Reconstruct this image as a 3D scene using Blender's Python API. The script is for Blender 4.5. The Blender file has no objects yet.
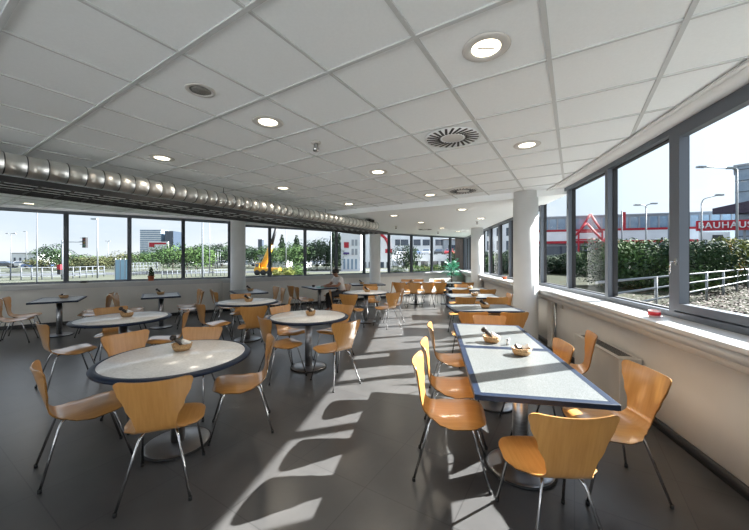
import bpy, bmesh, math, random
from mathutils import Vector, Matrix
C = bpy.context.scene.collection
R = math.radians
PI = math.pi
rnd = random.Random(7)
H = 1.55            # eye height
FPX, CX, CY = 320.0, 374.5, 259.5

def ray(px, Y):     # ground position seen in pixel column px at depth Y
    return (px - CX) / FPX * Y

# ------------------------------------------------------------------ materials
MATS = {}
def mat(name, col, rough=0.5, metal=0.0, spec=0.5, emit=None, estr=0.0, coat=0.0):
    if name in MATS: return MATS[name]
    m = bpy.data.materials.new(name); m.use_nodes = True
    b = m.node_tree.nodes['Principled BSDF']
    b.inputs['Base Color'].default_value = (*col, 1)
    b.inputs['Roughness'].default_value = rough
    b.inputs['Metallic'].default_value = metal
    b.inputs['Specular IOR Level'].default_value = spec
    b.inputs['Coat Weight'].default_value = coat
    b.inputs['Coat Roughness'].default_value = 0.15
    if emit:
        b.inputs['Emission Color'].default_value = (*emit, 1)
        b.inputs['Emission Strength'].default_value = estr
    MATS[name] = m
    return m

def noisy(name, c1, c2, scale=5.0, rough=0.5, metal=0.0, spec=0.5, detail=4, stretch=(1, 1, 1), bump=0.0, coat=0.0, lo=0.35, hi=0.65, coords='Object'):
    if name in MATS: return MATS[name]
    m = mat(name, c1, rough, metal, spec, coat=coat)
    nt = m.node_tree; N = nt.nodes; L = nt.links
    b = N['Principled BSDF']
    tc = N.new('ShaderNodeTexCoord'); mp = N.new('ShaderNodeMapping'); mp.inputs['Scale'].default_value = stretch
    nz = N.new('ShaderNodeTexNoise'); nz.inputs['Scale'].default_value = scale; nz.inputs['Detail'].default_value = detail
    cr = N.new('ShaderNodeValToRGB')
    cr.color_ramp.elements[0].position = lo; cr.color_ramp.elements[0].color = (*c1, 1)
    cr.color_ramp.elements[1].position = hi; cr.color_ramp.elements[1].color = (*c2, 1)
    L.new(tc.outputs[coords], mp.inputs['Vector']); L.new(mp.outputs[0], nz.inputs['Vector'])
    L.new(nz.outputs['Fac'], cr.inputs[0]); L.new(cr.outputs[0], b.inputs['Base Color'])
    if bump:
        bp = N.new('ShaderNodeBump'); bp.inputs['Strength'].default_value = bump; bp.inputs['Distance'].default_value = 0.01
        L.new(nz.outputs['Fac'], bp.inputs['Height']); L.new(bp.outputs[0], b.inputs['Normal'])
    return m

def floor_mat():
    m = mat('slate_vinyl', (.05, .05, .052), .33, spec=.65)
    nt = m.node_tree; N = nt.nodes; L = nt.links; b = N['Principled BSDF']
    tc = N.new('ShaderNodeTexCoord'); mp = N.new('ShaderNodeMapping'); mp.inputs['Rotation'].default_value = (0, 0, R(32))
    br = N.new('ShaderNodeTexBrick'); br.offset = 0.0
    br.inputs['Scale'].default_value = 1.0; br.inputs['Brick Width'].default_value = .604; br.inputs['Row Height'].default_value = .604
    br.inputs['Mortar Size'].default_value = .004; br.inputs['Mortar Smooth'].default_value = .4
    br.inputs['Color1'].default_value = (.066, .065, .066, 1); br.inputs['Color2'].default_value = (.074, .073, .073, 1)
    br.inputs['Mortar'].default_value = (.04, .039, .04, 1)
    nz = N.new('ShaderNodeTexNoise'); nz.inputs['Scale'].default_value = 2.2; nz.inputs['Detail'].default_value = 8; nz.inputs['Roughness'].default_value = .65
    mx = N.new('ShaderNodeMix'); mx.data_type = 'RGBA'; mx.blend_type = 'MULTIPLY'; mx.inputs['Factor'].default_value = .6
    cr = N.new('ShaderNodeValToRGB'); cr.color_ramp.elements[0].position = .3; cr.color_ramp.elements[0].color = (.6, .6, .6, 1); cr.color_ramp.elements[1].position = .7; cr.color_ramp.elements[1].color = (1.15, 1.15, 1.15, 1)
    L.new(tc.outputs['Object'], mp.inputs[0]); L.new(mp.outputs[0], br.inputs['Vector']); L.new(tc.outputs['Object'], nz.inputs['Vector'])
    L.new(nz.outputs['Fac'], cr.inputs[0])
    ca = [s for s in mx.inputs if s.name == 'A' and s.type == 'RGBA'][0]; cb = [s for s in mx.inputs if s.name == 'B' and s.type == 'RGBA'][0]
    L.new(br.outputs['Color'], ca); L.new(cr.outputs[0], cb)
    L.new([s for s in mx.outputs if s.type == 'RGBA'][0], b.inputs['Base Color'])
    b.inputs['Roughness'].default_value = .3
    return m

def wood_mat(name, c1, c2, rough=.3):
    m = mat(name, c1, rough, coat=.7)
    nt = m.node_tree; N = nt.nodes; L = nt.links; b = N['Principled BSDF']
    tc = N.new('ShaderNodeTexCoord'); mp = N.new('ShaderNodeMapping'); mp.inputs['Scale'].default_value = (14, 1.2, 1.2)
    oi = N.new('ShaderNodeObjectInfo')
    nz = N.new('ShaderNodeTexNoise'); nz.noise_dimensions = '4D'; nz.inputs['Scale'].default_value = 4; nz.inputs['Detail'].default_value = 6; nz.inputs['Roughness'].default_value = .6
    cr = N.new('ShaderNodeValToRGB'); cr.color_ramp.elements[0].position = .3; cr.color_ramp.elements[0].color = (*c1, 1); cr.color_ramp.elements[1].position = .75; cr.color_ramp.elements[1].color = (*c2, 1)
    ml = N.new('ShaderNodeMath'); ml.operation = 'MULTIPLY'; ml.inputs[1].default_value = 20
    L.new(oi.outputs['Random'], ml.inputs[0]); L.new(ml.outputs[0], nz.inputs['W'])
    L.new(tc.outputs['Object'], mp.inputs[0]); L.new(mp.outputs[0], nz.inputs['Vector']); L.new(nz.outputs['Fac'], cr.inputs[0]); L.new(cr.outputs[0], b.inputs['Base Color'])
    return m

def glass_mat():
    m = bpy.data.materials.new('window_glass'); m.use_nodes = True
    nt = m.node_tree; N = nt.nodes; L = nt.links
    N.remove(N['Principled BSDF']); out = N['Material Output']
    tr = N.new('ShaderNodeBsdfTransparent'); tr.inputs[0].default_value = (.93, .96, .97, 1)
    gl = N.new('ShaderNodeBsdfGlossy'); gl.inputs['Roughness'].default_value = 0.0
    lw = N.new('ShaderNodeLayerWeight'); lw.inputs['Blend'].default_value = .5
    pw = N.new('ShaderNodeMath'); pw.operation = 'POWER'; pw.inputs[1].default_value = 5.0
    fr = N.new('ShaderNodeMapRange'); fr.inputs['To Min'].default_value = .015; fr.inputs['To Max'].default_value = .22
    L.new(lw.outputs['Facing'], pw.inputs[0]); L.new(pw.outputs[0], fr.inputs['Value'])
    mx = N.new('ShaderNodeMixShader')
    L.new(fr.outputs[0], mx.inputs[0]); L.new(tr.outputs[0], mx.inputs[1]); L.new(gl.outputs[0], mx.inputs[2]); L.new(mx.outputs[0], out.inputs[0])
    return m

M_FLOOR = floor_mat()
M_TILE = noisy('ceiling_tile', (.80, .835, .85), (.82, .855, .87), 60, .9, spec=.2)
M_GRID = mat('tbar_metal', (.52, .54, .545), .5)
M_PLASTER = noisy('white_plaster', (.62, .625, .62), (.66, .665, .66), 3, .8, spec=.2)
M_WALL = noisy('cream_wall_paint', (.67, .645, .60), (.71, .685, .64), 2.5, .7, spec=.25)
M_SILL = noisy('white_sill_laminate', (.50, .50, .49), (.54, .54, .53), 4, .35)
M_FRAME = mat('grey_window_aluminium', (.11, .125, .15), .38, .25)
M_GASKET = mat('black_gasket', (.012, .012, .014), .6)
M_BASEB = mat('black_skirting', (.018, .018, .02), .45)
M_GLASS = glass_mat()
M_WOOD = wood_mat('honey_beech_ply', (.46, .215, .055), (.58, .30, .092))
M_CHROME = mat('brushed_chrome', (.55, .55, .56), .22, 1.0)
M_RUBBER = mat('black_rubber', (.015, .015, .015), .6)
M_TOP = noisy('speckled_grey_laminate', (.085, .092, .093), (.155, .165, .167), 160, .3, lo=.4, hi=.6)
M_TOPR = noisy('mottled_cream_laminate', (.66, .655, .64), (.78, .775, .76), 60, .22, lo=.35, hi=.65)
M_EDGE = mat('navy_table_edge', (.007, .015, .036), .42, spec=.22)
M_STEEL = noisy('brushed_steel', (.34, .34, .35), (.44, .44, .45), 8, .3, 1.0, stretch=(1, 1, 12))
M_BASE = mat('satin_steel_base', (.38, .38, .39), .3, 1.0)
M_WICKER = noisy('wicker', (.36, .2, .085), (.58, .37, .18), 90, .6, stretch=(1, 1, 3), bump=.6)
M_PEPPER = mat('dark_mill_wood', (.02, .014, .012), .3)
M_PAPER = mat('white_paper', (.78, .77, .75), .6)
M_SHAKER = mat('clear_shaker', (.75, .78, .8), .1, spec=.7)
M_DUCT = noisy('galvanised_duct', (.74, .73, .70), (.84, .83, .80), 6, .42, 1.0)
M_TRAY = mat('black_cable_tray', (.016, .016, .018), .5)
M_LAMP = mat('lamp_lens', (.9, .88, .8), .3, emit=(1, .86, .64), estr=3.2)
M_RING = mat('white_trim', (.55, .54, .52), .4)
M_DARK = mat('dark_slot', (.02, .02, .022), .7)
M_RED = mat('red_wax', (.6, .02, .03), .3)
M_TERRA = noisy('terracotta', (.42, .1, .04), (.5, .14, .06), 20, .7)
M_LEAFD = noisy('leaf_dark', (.012, .028, .014), (.04, .07, .028), 1.6, .8, spec=.15)
M_LEAFM = noisy('leaf_mid', (.025, .058, .016), (.075, .125, .035), 1.3, .8, spec=.15)
M_LEAFY = noisy('leaf_yellow', (.08, .10, .02), (.17, .18, .045), 1.3, .8, spec=.15)
M_LEAFO = noisy('leaf_olive', (.04, .05, .022), (.10, .10, .045), 1.3, .8, spec=.15)
M_PALM = noisy('palm_leaf', (.015, .22, .11), (.06, .42, .26), 6, .35)
M_BARK = noisy('bark', (.06, .045, .03), (.12, .09, .06), 12, .8)
M_SOIL = mat('soil', (.03, .02, .015), .9)
M_CONVECT = noisy('grey_convector', (.50, .48, .44), (.55, .53, .49), 3, .45)
# people
M_SKIN = mat('skin', (.30, .15, .09), .5)
M_HAIR = mat('black_hair', (.012, .01, .009), .5)
M_SHIRT = noisy('white_shirt', (.62, .58, .56), (.7, .66, .64), 30, .8)
M_TROUS = mat('dark_trousers', (.014, .014, .018), .8)
M_SHOE = mat('dark_shoe', (.02, .016, .014), .4)

# ------------------------------------------------------------------ mesh builder
class MB:
    def __init__(s): s.v = []; s.f = []; s.sm = []; s.mi = []
    def add(s, vs, fs, smooth=False, mi=0):
        b = len(s.v); s.v += [tuple(v) for v in vs]
        for f in fs: s.f.append(tuple(b + i for i in f)); s.sm.append(smooth); s.mi.append(mi)
    def box(s, c, d, rot=None, mi=0, taper=1.0):
        hx, hy, hz = d[0] / 2, d[1] / 2, d[2] / 2
        vs = []
        for z in (-hz, hz):
            t = taper if z > 0 else 1
            for x, y in ((-hx, -hy), (hx, -hy), (hx, hy), (-hx, hy)):
                p = Vector((x * t, y * t, z))
                if rot is not None: p = rot @ p
                vs.append((p.x + c[0], p.y + c[1], p.z + c[2]))
        s.add(vs, [(3, 2, 1, 0), (4, 5, 6, 7), (0, 1, 5, 4), (1, 2, 6, 5), (2, 3, 7, 6), (3, 0, 4, 7)], False, mi)
    def prism(s, pts, z0, z1, mi=0, smooth=False):   # pts counter-clockwise
        n = len(pts)
        vs = [(p[0], p[1], z0) for p in pts] + [(p[0], p[1], z1) for p in pts]
        s.add(vs, [tuple(reversed(range(n))), tuple(range(n, 2 * n))], False, mi)
        s.add(vs, [(i, (i + 1) % n, n + (i + 1) % n, n + i) for i in range(n)], smooth, mi)
    def lathe(s, prof, c=(0, 0, 0), seg=24, mi=0, rot=None, smooth=True, closed=False, sx=1, sy=1):
        vs = []
        for r, z in prof:
            for k in range(seg):
                a = 2 * PI * k / seg
                p = Vector((r * math.cos(a) * sx, r * math.sin(a) * sy, z))
                if rot is not None: p = rot @ p
                vs.append((p.x + c[0], p.y + c[1], p.z + c[2]))
        fs = []
        m = len(prof)
        for j in range(m if closed else m - 1):
            for k in range(seg):
                a, b = j * seg + k, j * seg + (k + 1) % seg
                j2 = (j + 1) % m
                fs.append((a, b, j2 * seg + (k + 1) % seg, j2 * seg + k))
        if not closed:
            if prof[0][0] > 1e-6: fs.append(tuple(reversed(range(seg))))
            if prof[-1][0] > 1e-6: fs.append(tuple((m - 1) * seg + k for k in range(seg)))
        s.add(vs, fs, smooth, mi)
    def cyl(s, p0, p1, r, seg=12, mi=0, r1=None, smooth=True):
        s.tube([p0, p1], r, seg, mi, r1=r1)
    def tube(s, pts, r, seg=10, mi=0, r1=None, caps=True):
        pts = [Vector(p) for p in pts]; n = len(pts); vs = []
        t0 = (pts[1] - pts[0]).normalized()
        up = Vector((0, 0, 1)) if abs(t0.z) < .9 else Vector((1, 0, 0))
        nx = t0.cross(up).normalized()
        for i, p in enumerate(pts):
            if i == 0: t = t0
            elif i == n - 1: t = (pts[i] - pts[i - 1]).normalized()
            else: t = ((pts[i] - pts[i - 1]).normalized() + (pts[i + 1] - pts[i]).normalized()).normalized()
            nx = (nx - t * nx.dot(t)).normalized(); ny = t.cross(nx)
            rr = r if r1 is None else r + (r1 - r) * i / (n - 1)
            for k in range(seg):
                a = 2 * PI * k / seg
                vs.append(p + nx * (rr * math.cos(a)) + ny * (rr * math.sin(a)))
        fs = []
        for i in range(n - 1):
            for k in range(seg):
                fs.append((i * seg + k, i * seg + (k + 1) % seg, (i + 1) * seg + (k + 1) % seg, (i + 1) * seg + k))
        s.add(vs, fs, True, mi)
        if caps:
            s.add([vs[k] for k in range(seg)], [tuple(reversed(range(seg)))], False, mi)
            s.add([vs[(n - 1) * seg + k] for k in range(seg)], [tuple(range(seg))], False, mi)
    def build(s, name, mats, parent=None, loc=None, rz=0.0, bevel=0.0, mesh_only=False):
        me = bpy.data.meshes.new(name)
        me.from_pydata(s.v, [], s.f)
        for m in (mats if isinstance(mats, (list, tuple)) else [mats]): me.materials.append(m)
        me.polygons.foreach_set('use_smooth', s.sm); me.polygons.foreach_set('material_index', s.mi)
        me.update()
        bm = bmesh.new(); bm.from_mesh(me); bmesh.ops.remove_doubles(bm, verts=bm.verts, dist=1e-6)
        if len(s.f) < 20000: bmesh.ops.recalc_face_normals(bm, faces=bm.faces)
        if bevel:
            es = [e for e in bm.edges if len(e.link_faces) == 2 and e.calc_face_angle(0) > .6]
            bmesh.ops.bevel(bm, geom=es, offset=bevel, segments=2, affect='EDGES', profile=.5)
        bm.to_mesh(me); bm.free()
        o = bpy.data.objects.new(name, me); C.objects.link(o)
        if parent is not None: o.parent = parent
        if loc is not None: o.location = loc
        if rz: o.rotation_euler = (0, 0, rz)
        return o

def smoothpath(pts, n=5):
    pts = [Vector(p) for p in pts]; out = []
    P = [pts[0] * 2 - pts[1]] + pts + [pts[-1] * 2 - pts[-2]]
    for i in range(1, len(P) - 2):
        a, b, c, d = P[i - 1], P[i], P[i + 1], P[i + 2]
        for k in range(n):
            t = k / n
            out.append(.5 * ((2 * b) + (c - a) * t + (2 * a - 5 * b + 4 * c - d) * t * t + (3 * b - a - 3 * c + d) * t ** 3))
    out.append(pts[-1])
    return out

def fillet(pts, r, n=4):
    pts = [Vector(p) for p in pts]; out = [pts[0]]
    for i in range(1, len(pts) - 1):
        a, b, c = pts[i - 1], pts[i], pts[i + 1]
        d1 = (a - b); d2 = (c - b); rr = min(r, d1.length * .45, d2.length * .45)
        p, q = b + d1.normalized() * rr, b + d2.normalized() * rr
        for k in range(n + 1):
            t = k / n
            out.append(p * (1 - t) ** 2 + b * 2 * t * (1 - t) + q * t * t)
    out.append(pts[-1])
    return out

def tag(o, label=None, cat=None, group=None, kind=None):
    if label: o['label'] = label
    if cat: o['category'] = cat
    if group: o['group'] = group
    if kind: o['kind'] = kind
    return o

def thing(name, label, cat, loc=(0, 0, 0), rz=0, group=None):
    o = bpy.data.objects.new(name, None); C.objects.link(o)
    o.empty_display_size = .1
    o.location = loc; o.rotation_euler = (0, 0, rz)
    return tag(o, label, cat, group)

KIDS = {}
def kids(o):
    return [c for c in o.children]

def dup(root, loc, rz, label, group=None, scale=None, swap=None):
    r = root.copy(); C.objects.link(r); r.scale = (1, 1, 1); r.location = loc; r.rotation_euler = (0, 0, rz); r['label'] = label
    if group: r['group'] = group
    if scale is not None: r.scale = scale
    for ch in kids(root):
        c = ch.copy(); C.objects.link(c); c.parent = r
        for g in kids(ch):
            d = g.copy(); C.objects.link(d); d.parent = c
    return r

def struct(name, mb, m, parent=None, **k):
    o = mb.build(name, m, parent, **k)
    if parent is None: o['kind'] = 'structure'
    return o

# ------------------------------------------------------------------ plan geometry
def leftY(X): return 12.57 + .683 * X             # inside face of the long window wall
U = Vector((.8257, .5640, 0)); NW = Vector((-.5640, .8257, 0))     # along it, and out through it
WT = [(-6, 0.2), (-4, .85), (-2, 1.45), (0, 2.07), (1, 2.31), (2, 2.54), (3, 2.76), (4, 2.97), (5, 3.16), (6, 3.32), (7, 3.45), (8, 3.56), (10, 3.78), (12, 4.02), (14, 4.28), (15.72, 4.53), (17, 4.72)]
def W(Y):                                          # window plane of the curved wall: X at depth Y
    for i in range(len(WT) - 1):
        if WT[i][0] <= Y <= WT[i + 1][0]: break
    y0, x0 = WT[i]; y1, x1 = WT[i + 1]
    def slope(j):
        a = WT[max(0, j - 1)]; b = WT[min(len(WT) - 1, j + 1)]
        return (b[1] - a[1]) / (b[0] - a[0])
    h = y1 - y0; t = (Y - y0) / h
    return (2 * t ** 3 - 3 * t ** 2 + 1) * x0 + (t ** 3 - 2 * t * t + t) * h * slope(i) + (-2 * t ** 3 + 3 * t * t) * x1 + (t ** 3 - t * t) * h * slope(i + 1)
EI = Vector((.8470, -.5316, 0)); EJ = Vector((.5272, .8498, 0))   # the ceiling grid's two directions
def gi(p): return p[0] * EI.x + p[1] * EI.y
def gj(p): return p[0] * EJ.x + p[1] * EJ.y
G0 = Vector((-1.637, 2.174, 0)); T = .604
ZC, ZL = 2.75, 2.64       # tile ceiling, lowered plaster ceiling
JSTEP = 6.2
YN = -4.0                 # where the built part of the room ends, behind the camera
XL = -13.0

def clip_poly(poly, f):
    out = []
    for i in range(len(poly)):
        a, b = poly[i], poly[(i + 1) % len(poly)]
        fa, fb = f(a), f(b)
        if fa >= 0: out.append(a)
        if (fa >= 0) != (fb >= 0):
            t = fa / (fa - fb); out.append((a[0] + (b[0] - a[0]) * t, a[1] + (b[1] - a[1]) * t))
    return out

YS = [YN + (15.72 - YN) * k / 60 for k in range(61)]
def room_poly(off):        # interior outline with the curved side moved inwards by off
    pts = [(W(y) - off, y) for y in YS]
    pts = [p for p in pts if p[1] < leftY(p[0])]
    pts.append(((W(15.72) - off), leftY(W(15.72) - off)))
    pts += [(XL, leftY(XL)), (XL, YN)]
    return pts

# ------------------------------------------------------------------ shell
mb = MB(); mb.prism(room_poly(.02), -.12, 0.0); struct('floor', mb, M_FLOOR)
poly = clip_poly(room_poly(.28), lambda p: JSTEP - gj(p))
mb = MB(); mb.prism(poly, ZC + .004, ZC + .08); struct('ceiling', mb, M_TILE)
low = clip_poly(room_poly(-.02), lambda p: gj(p) - JSTEP)
mb = MB(); mb.prism(low, ZL, ZC + .08); struct('ceiling_lower', mb, M_TILE)

# T-bar grid
mb = MB()
def seg_in(poly, a, d):     # parameter intervals of the line a+t*d inside poly
    ts = []
    n = len(poly)
    for i in range(n):
        p, q = poly[i], poly[(i + 1) % n]
        ex, ey = q[0] - p[0], q[1] - p[1]
        den = d.x * ey - d.y * ex
        if abs(den) < 1e-9: continue
        t = ((p[0] - a.x) * ey - (p[1] - a.y) * ex) / den
        s = ((p[0] - a.x) * d.y - (p[1] - a.y) * d.x) / den
        if 0 <= s < 1: ts.append(t)
    ts.sort()
    return [(ts[k], ts[k + 1]) for k in range(0, len(ts) - 1, 2)]
def bar(a, d, t0, t1, w, zb):
    c = a + d * ((t0 + t1) / 2)
    rot = Matrix.Rotation(math.atan2(d.y, d.x), 3, 'Z')
    mb.box((c.x, c.y, (zb + ZC + .02) / 2), (t1 - t0, w, ZC + .02 - zb), rot)
for n in range(-22, 9):
    a = G0 + EI * (T * n)
    for t0, t1 in seg_in(poly, a, EJ): bar(a, EJ, t0, t1, .026 if n > 2 else .016, ZC - .006)
for n in range(-12, 10):
    a = G0 + EJ * (T * n)
    for t0, t1 in seg_in(poly, a, EI): bar(a, EI, t0, t1, .026 if n < 2 else .018, ZC - .0065)
struct('ceiling_grid', mb, M_GRID)
# plaster border that follows the curved wall
mb = MB()
ys = [y for y in YS if y < 5.2] + [5.4, 5.6, 5.8]
def strip(mb, ys, o0, o1, z0, z1):
    pts = [(W(y) - o0, y) for y in ys] + [(W(y) - o1, y) for y in reversed(ys)]
    b = len(ys); n = 2 * b
    vs = [(p[0], p[1], z0) for p in pts] + [(p[0], p[1], z1) for p in pts]
    fs = []
    for i in range(b - 1):
        j, k = n - 1 - i, n - 2 - i
        fs += [(i, i + 1, k, j), (n + j, n + k, n + i + 1, n + i)]
        fs += [(i, n + i, n + i + 1, i + 1), (j, k, n + k, n + j)]
    fs += [(0, n - 1, 2 * n - 1, n), (b - 1, n + b - 1, n + b, b)]
    mb.add(vs, fs, True)
strip(mb, ys, .285, -.02, ZC - .012, ZC + .08)
struct('ceiling_border', mb, M_PLASTER)
mb = MB(); strip(mb, ys, .30, .255, ZC - .024, ZC - .0115)
struct('trim_1', mb, M_PLASTER)

# lower parts of the walls
mb = MB(); strip(mb, YS, .14, -.16, -.12, 1.0); struct('wall_right', mb, M_WALL)
mb = MB(); strip(mb, YS, .155, .138, 0.0, .085); struct('baseboard_right', mb, M_BASEB)
mb = MB()
yc = YS
strip(mb, yc, .37, -.03, 1.0, 1.035)
struct('trim_2', mb, M_SILL, bevel=.004)
mb = MB(); strip(mb, yc, .345, .13, .925, 1.0); struct('trim_3', mb, M_SILL)
mb = MB(); strip(mb, yc, .25, .13, .845, .925); struct('trim_4', mb, M_WALL)

def lbox(mb, x0, x1, z0, z1, o0, o1, mi=0):   # box along the long wall between X=x0..x1, offsets o0..o1 outwards
    p = lambda x, o: (Vector((x, leftY(x), 0)) + NW * o)
    a, b, c, d = p(x0, o0), p(x1, o0), p(x1, o1), p(x0, o1)
    mb.prism([(v.x, v.y) for v in (a, b, c, d)], z0, z1, mi)
XE = 4.44
mb = MB(); lbox(mb, XL, XE, -.12, .97, .02, .30); struct('wall_left', mb, M_WALL)
mb = MB(); lbox(mb, XL, -4.0, 2.70, ZC + .08, .02, .30); lbox(mb, -4.0, XE, 2.62, ZC + .08, .02, .30); struct('wall_left_header', mb, M_PLASTER)
mb = MB(); lbox(mb, XL, XE, 0, .085, .005, .021); struct('baseboard_left', mb, M_BASEB)
mb = MB(); lbox(mb, XL, XE, .955, .985, -.09, .10); struct('trim_5', mb, M_SILL)
mb = MB(); lbox(mb, XL, XE, .86, .955, -.03, .03); struct('trim_6', mb, M_SILL)

WN = [0]
def window(corners, z0, z1, wm, sash=False, wtop=.09):
    """corners: (a, b, outward) plan points of one bay; frame members all round with a pane between."""
    WN[0] += 1
    a, b, n = corners
    d = (b - a); L = d.length; d.normalize()
    rot = Matrix.Rotation(math.atan2(d.y, d.x), 3, 'Z')
    root = thing('window_%d' % WN[0], None, None, (0, 0, 0)); root['kind'] = 'structure'
    f = MB()
    dep = .11
    off = n * (dep / 2 - .05)
    def mem(t0, t1, za, zb, dp=dep, o=off, mb=f):
        c = a + d * ((t0 + t1) / 2) + o
        mb.box((c.x, c.y, (za + zb) / 2), (t1 - t0, dp, zb - za), rot)
    mem(-wm / 2, wm / 2, z0, z1 + wtop); mem(L - wm / 2, L + wm / 2, z0, z1 + wtop)
    mem(wm / 2, L - wm / 2, z1, z1 + wtop); mem(wm / 2, L - wm / 2, z0, z0 + .05)
    fo = f.build('window_frame', M_FRAME, root)
    g = MB()
    zg = z0 + .05
    for t0, t1, za, zb in ((wm / 2, wm / 2 + .014, zg, z1), (L - wm / 2 - .014, L - wm / 2, zg, z1), (wm / 2, L - wm / 2, z1 - .012, z1), (wm / 2, L - wm / 2, zg, zg + .012)):
        mem(t0, t1, za, zb, .05, n * .03, g)
    g.build('gasket', M_GASKET, root)
    if sash:
        s = MB(); o = n * (-.025); w = .065; e = .012
        t0, t1 = wm / 2 + e, L - wm / 2 - e; za, zb = zg + .015, z1 - .0
        mem(t0, t0 + w, za, zb, .07, o, s); mem(t1 - w, t1, za, zb, .07, o, s)
        mem(t0 + w, t1 - w, zb - w, zb, .07, o, s); mem(t0 + w, t1 - w, za, za + w, .07, o, s)
        so = s.build('sash', M_FRAME, root)
        hb = MB()
        p = a + d * (t1 - w / 2) - n * .062; zc = H - .02
        q = lambda x, y, z: p + d * x - n * y + Vector((0, 0, z))
        hb.box((p.x, p.y, zc), (.026, .012, .06), rot)
        hb.tube(fillet([q(0, 0, zc + .0), q(0, .045, zc + .0), q(0.0, .05, zc - .11)], .012), .008, 8)
        hb.build('handle', M_CHROME, so)
    gm = MB()
    c = a + d * (L / 2) + n * .03
    e_ = d * ((L - wm) / 2)
    gm.add([(c.x - e_.x, c.y - e_.y, zg), (c.x + e_.x, c.y + e_.y, zg), (c.x + e_.x, c.y + e_.y, z1), (c.x - e_.x, c.y - e_.y, z1)], [(0, 1, 2, 3)])
    gm.build('pane', M_GLASS, root)
    return root

RY = [-3.95, -2.9, -1.76, -.6, .56, 1.72, 2.88, 4.03, 5.21, 6.42, 7.45, 8.47, 9.5, 10.63, 11.7, 12.75, 13.8, 14.85, 15.62]
for k in range(len(RY) - 1):
    y0, y1 = RY[k], RY[k + 1]
    a, b = Vector((W(y0), y0, 0)), Vector((W(y1), y1, 0))
    d = (b - a).normalized(); n = Vector((d.y, -d.x, 0))
    top = 2.685 if y1 < 6.5 else 2.575
    window((a, b, n), 1.035, top, .07, sash=(k == 5), wtop=.055 if y1 < 6.5 else .06)
LX = [-12.6] + [-7.32 + .995 * k for k in range(-5, 12)] + [4.44]
for k in range(len(LX) - 1):
    a = Vector((LX[k], leftY(LX[k]), 0)); b = Vector((LX[k + 1], leftY(LX[k + 1]), 0))
    a += NW * .08; b += NW * .08
    window((a, b, NW), .97, 2.645 if LX[k + 1] < -4.0 else 2.575, .06, wtop=.055 if LX[k + 1] < -4.0 else .045)
# corner post between the two window walls
mb = MB(); mb.box((4.52, 15.64, 1.36), (.13, .13, 2.6)); struct('trim_7', mb, M_FRAME)

# round columns
for i, (x, y, top, lab) in enumerate(((2.70, 5.72, ZC, 0), (3.56, 11.1, ZL, 0), (-4.03, 9.45, ZC, 0), (.02, 12.05, ZL, 0))):
    mb = MB(); mb.lathe([(.208, 0.0), (.208, .07), (.205, .075), (.205, top + .002)], (x, y, 0), 40)
    o = struct('column' if i == 0 else 'column.%03d' % i, mb, M_PLASTER)
    o['label'] = ('thick white round column beside the row of tables', 'white round column in the far corner by the curved windows', 'white round column standing at the long window wall', 'slim white column near where the silver duct ends')[i]

# pipe and casing on the curved wall, pipe beside the wall column
o = MB(); o.tube([(W(5.35) - .19, 5.35, .0), (W(5.35) - .19, 5.35, .86)], .022, 10)
o = o.build('heating_pipe', M_CHROME); tag(o, 'vertical grey heating pipe under the sill beside the thick column', 'pipe')
mb = MB(); mb.box((W(5.58) - .165, 5.62, .46), (.05, .16, .9), Matrix.Rotation(R(-10), 3, 'Z'))
o = mb.build('pipe_casing', M_WALL, bevel=.006); tag(o, 'narrow cream boxed casing on the wall beside the heating pipe', 'pipe casing')
mb = MB(); mb.box((W(5.2) - .155, 5.2, .80), (.03, .07, .09), Matrix.Rotation(R(-10), 3, 'Z'))
o = mb.build('wall_socket', M_CONVECT, bevel=.006); tag(o, 'small grey socket box on the wall under the sill', 'socket')
mb = MB(); mb.box((-4.52, 9.43, .46), (.07, .07, .92), Matrix.Rotation(R(34), 3, 'Z'))
o = mb.build('wall_conduit', M_CONVECT); tag(o, 'square grey conduit rising to the sill beside the wall column', 'conduit')

# convector under the curved sill
def convector(y0, y1, label):
    a = Vector((W(y0) - .16, y0, 0)); b = Vector((W(y1) - .16, y1, 0)); d = (b - a); L = d.length; d.normalize(); n = Vector((-d.y, d.x, 0))
    t = thing('convector', label, 'heater', tuple(a), math.atan2(d.y, d.x))
    mb = MB(); mb.box((L / 2, .105, .30), (L, .20, .52)); mb.build('casing', M_CONVECT, t, bevel=.008)
    mb = MB()
    mb.box((L / 2, .105, .5625), (L + .012, .215, .012), mi=0)
    g = mb.build('top_cover', M_CONVECT, t, bevel=.004)
    mb = MB(); nn = 26
    for k in range(nn):
        mb.box((.10 + (L - .2) * k / (nn - 1), .105, .5695), ((L - .2) / nn * .55, .12, .003))
    mb.build('grille', M_DARK, g)
    mb = MB(); mb.box((L / 2, .095, .02), (L - .06, .14, .04)); mb.build('plinth', M_DARK, t)
convector(3.14, 4.20, 'grey convector heater under the sill behind the honey chairs')

# ------------------------------------------------------------------ duct and tray
DD = 4.6
def dpt(i, j): return EI * i + EJ * j
mb = MB()
zc = H + .918; rr = .104
j0, j1, sp = -3.5, 7.5, .15
prof = [(rr * .6, 0)]
nr = int((j1 - j0) / sp)
for k in range(nr):
    z = k * sp
    prof += [(rr, z + .0), (rr, z + sp - .009), (rr + .005, z + sp - .008), (rr + .005, z + sp - .002), (rr, z + sp)]
prof += [(rr * .6, nr * sp)]
rotd = Matrix((( EI.x, 0, EJ.x), (EI.y, 0, EJ.y), (0, 1, 0)))
t = thing('air_duct', 'long silver spiral ventilation duct hung under the tiled ceiling', 'ventilation duct')
a = dpt(-DD, j0)
mb.lathe(prof, (a.x, a.y, zc), 28, rot=rotd)
for q in range(len(prof) - 1):
    if max(prof[q][0], prof[q + 1][0]) > rr + .001:
        for k in range(28): mb.mi[q * 28 + k] = 1
mb.build('pipe', [M_DUCT, mat('duct_seam', (.10, .10, .10), .4, .8)], t)
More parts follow.
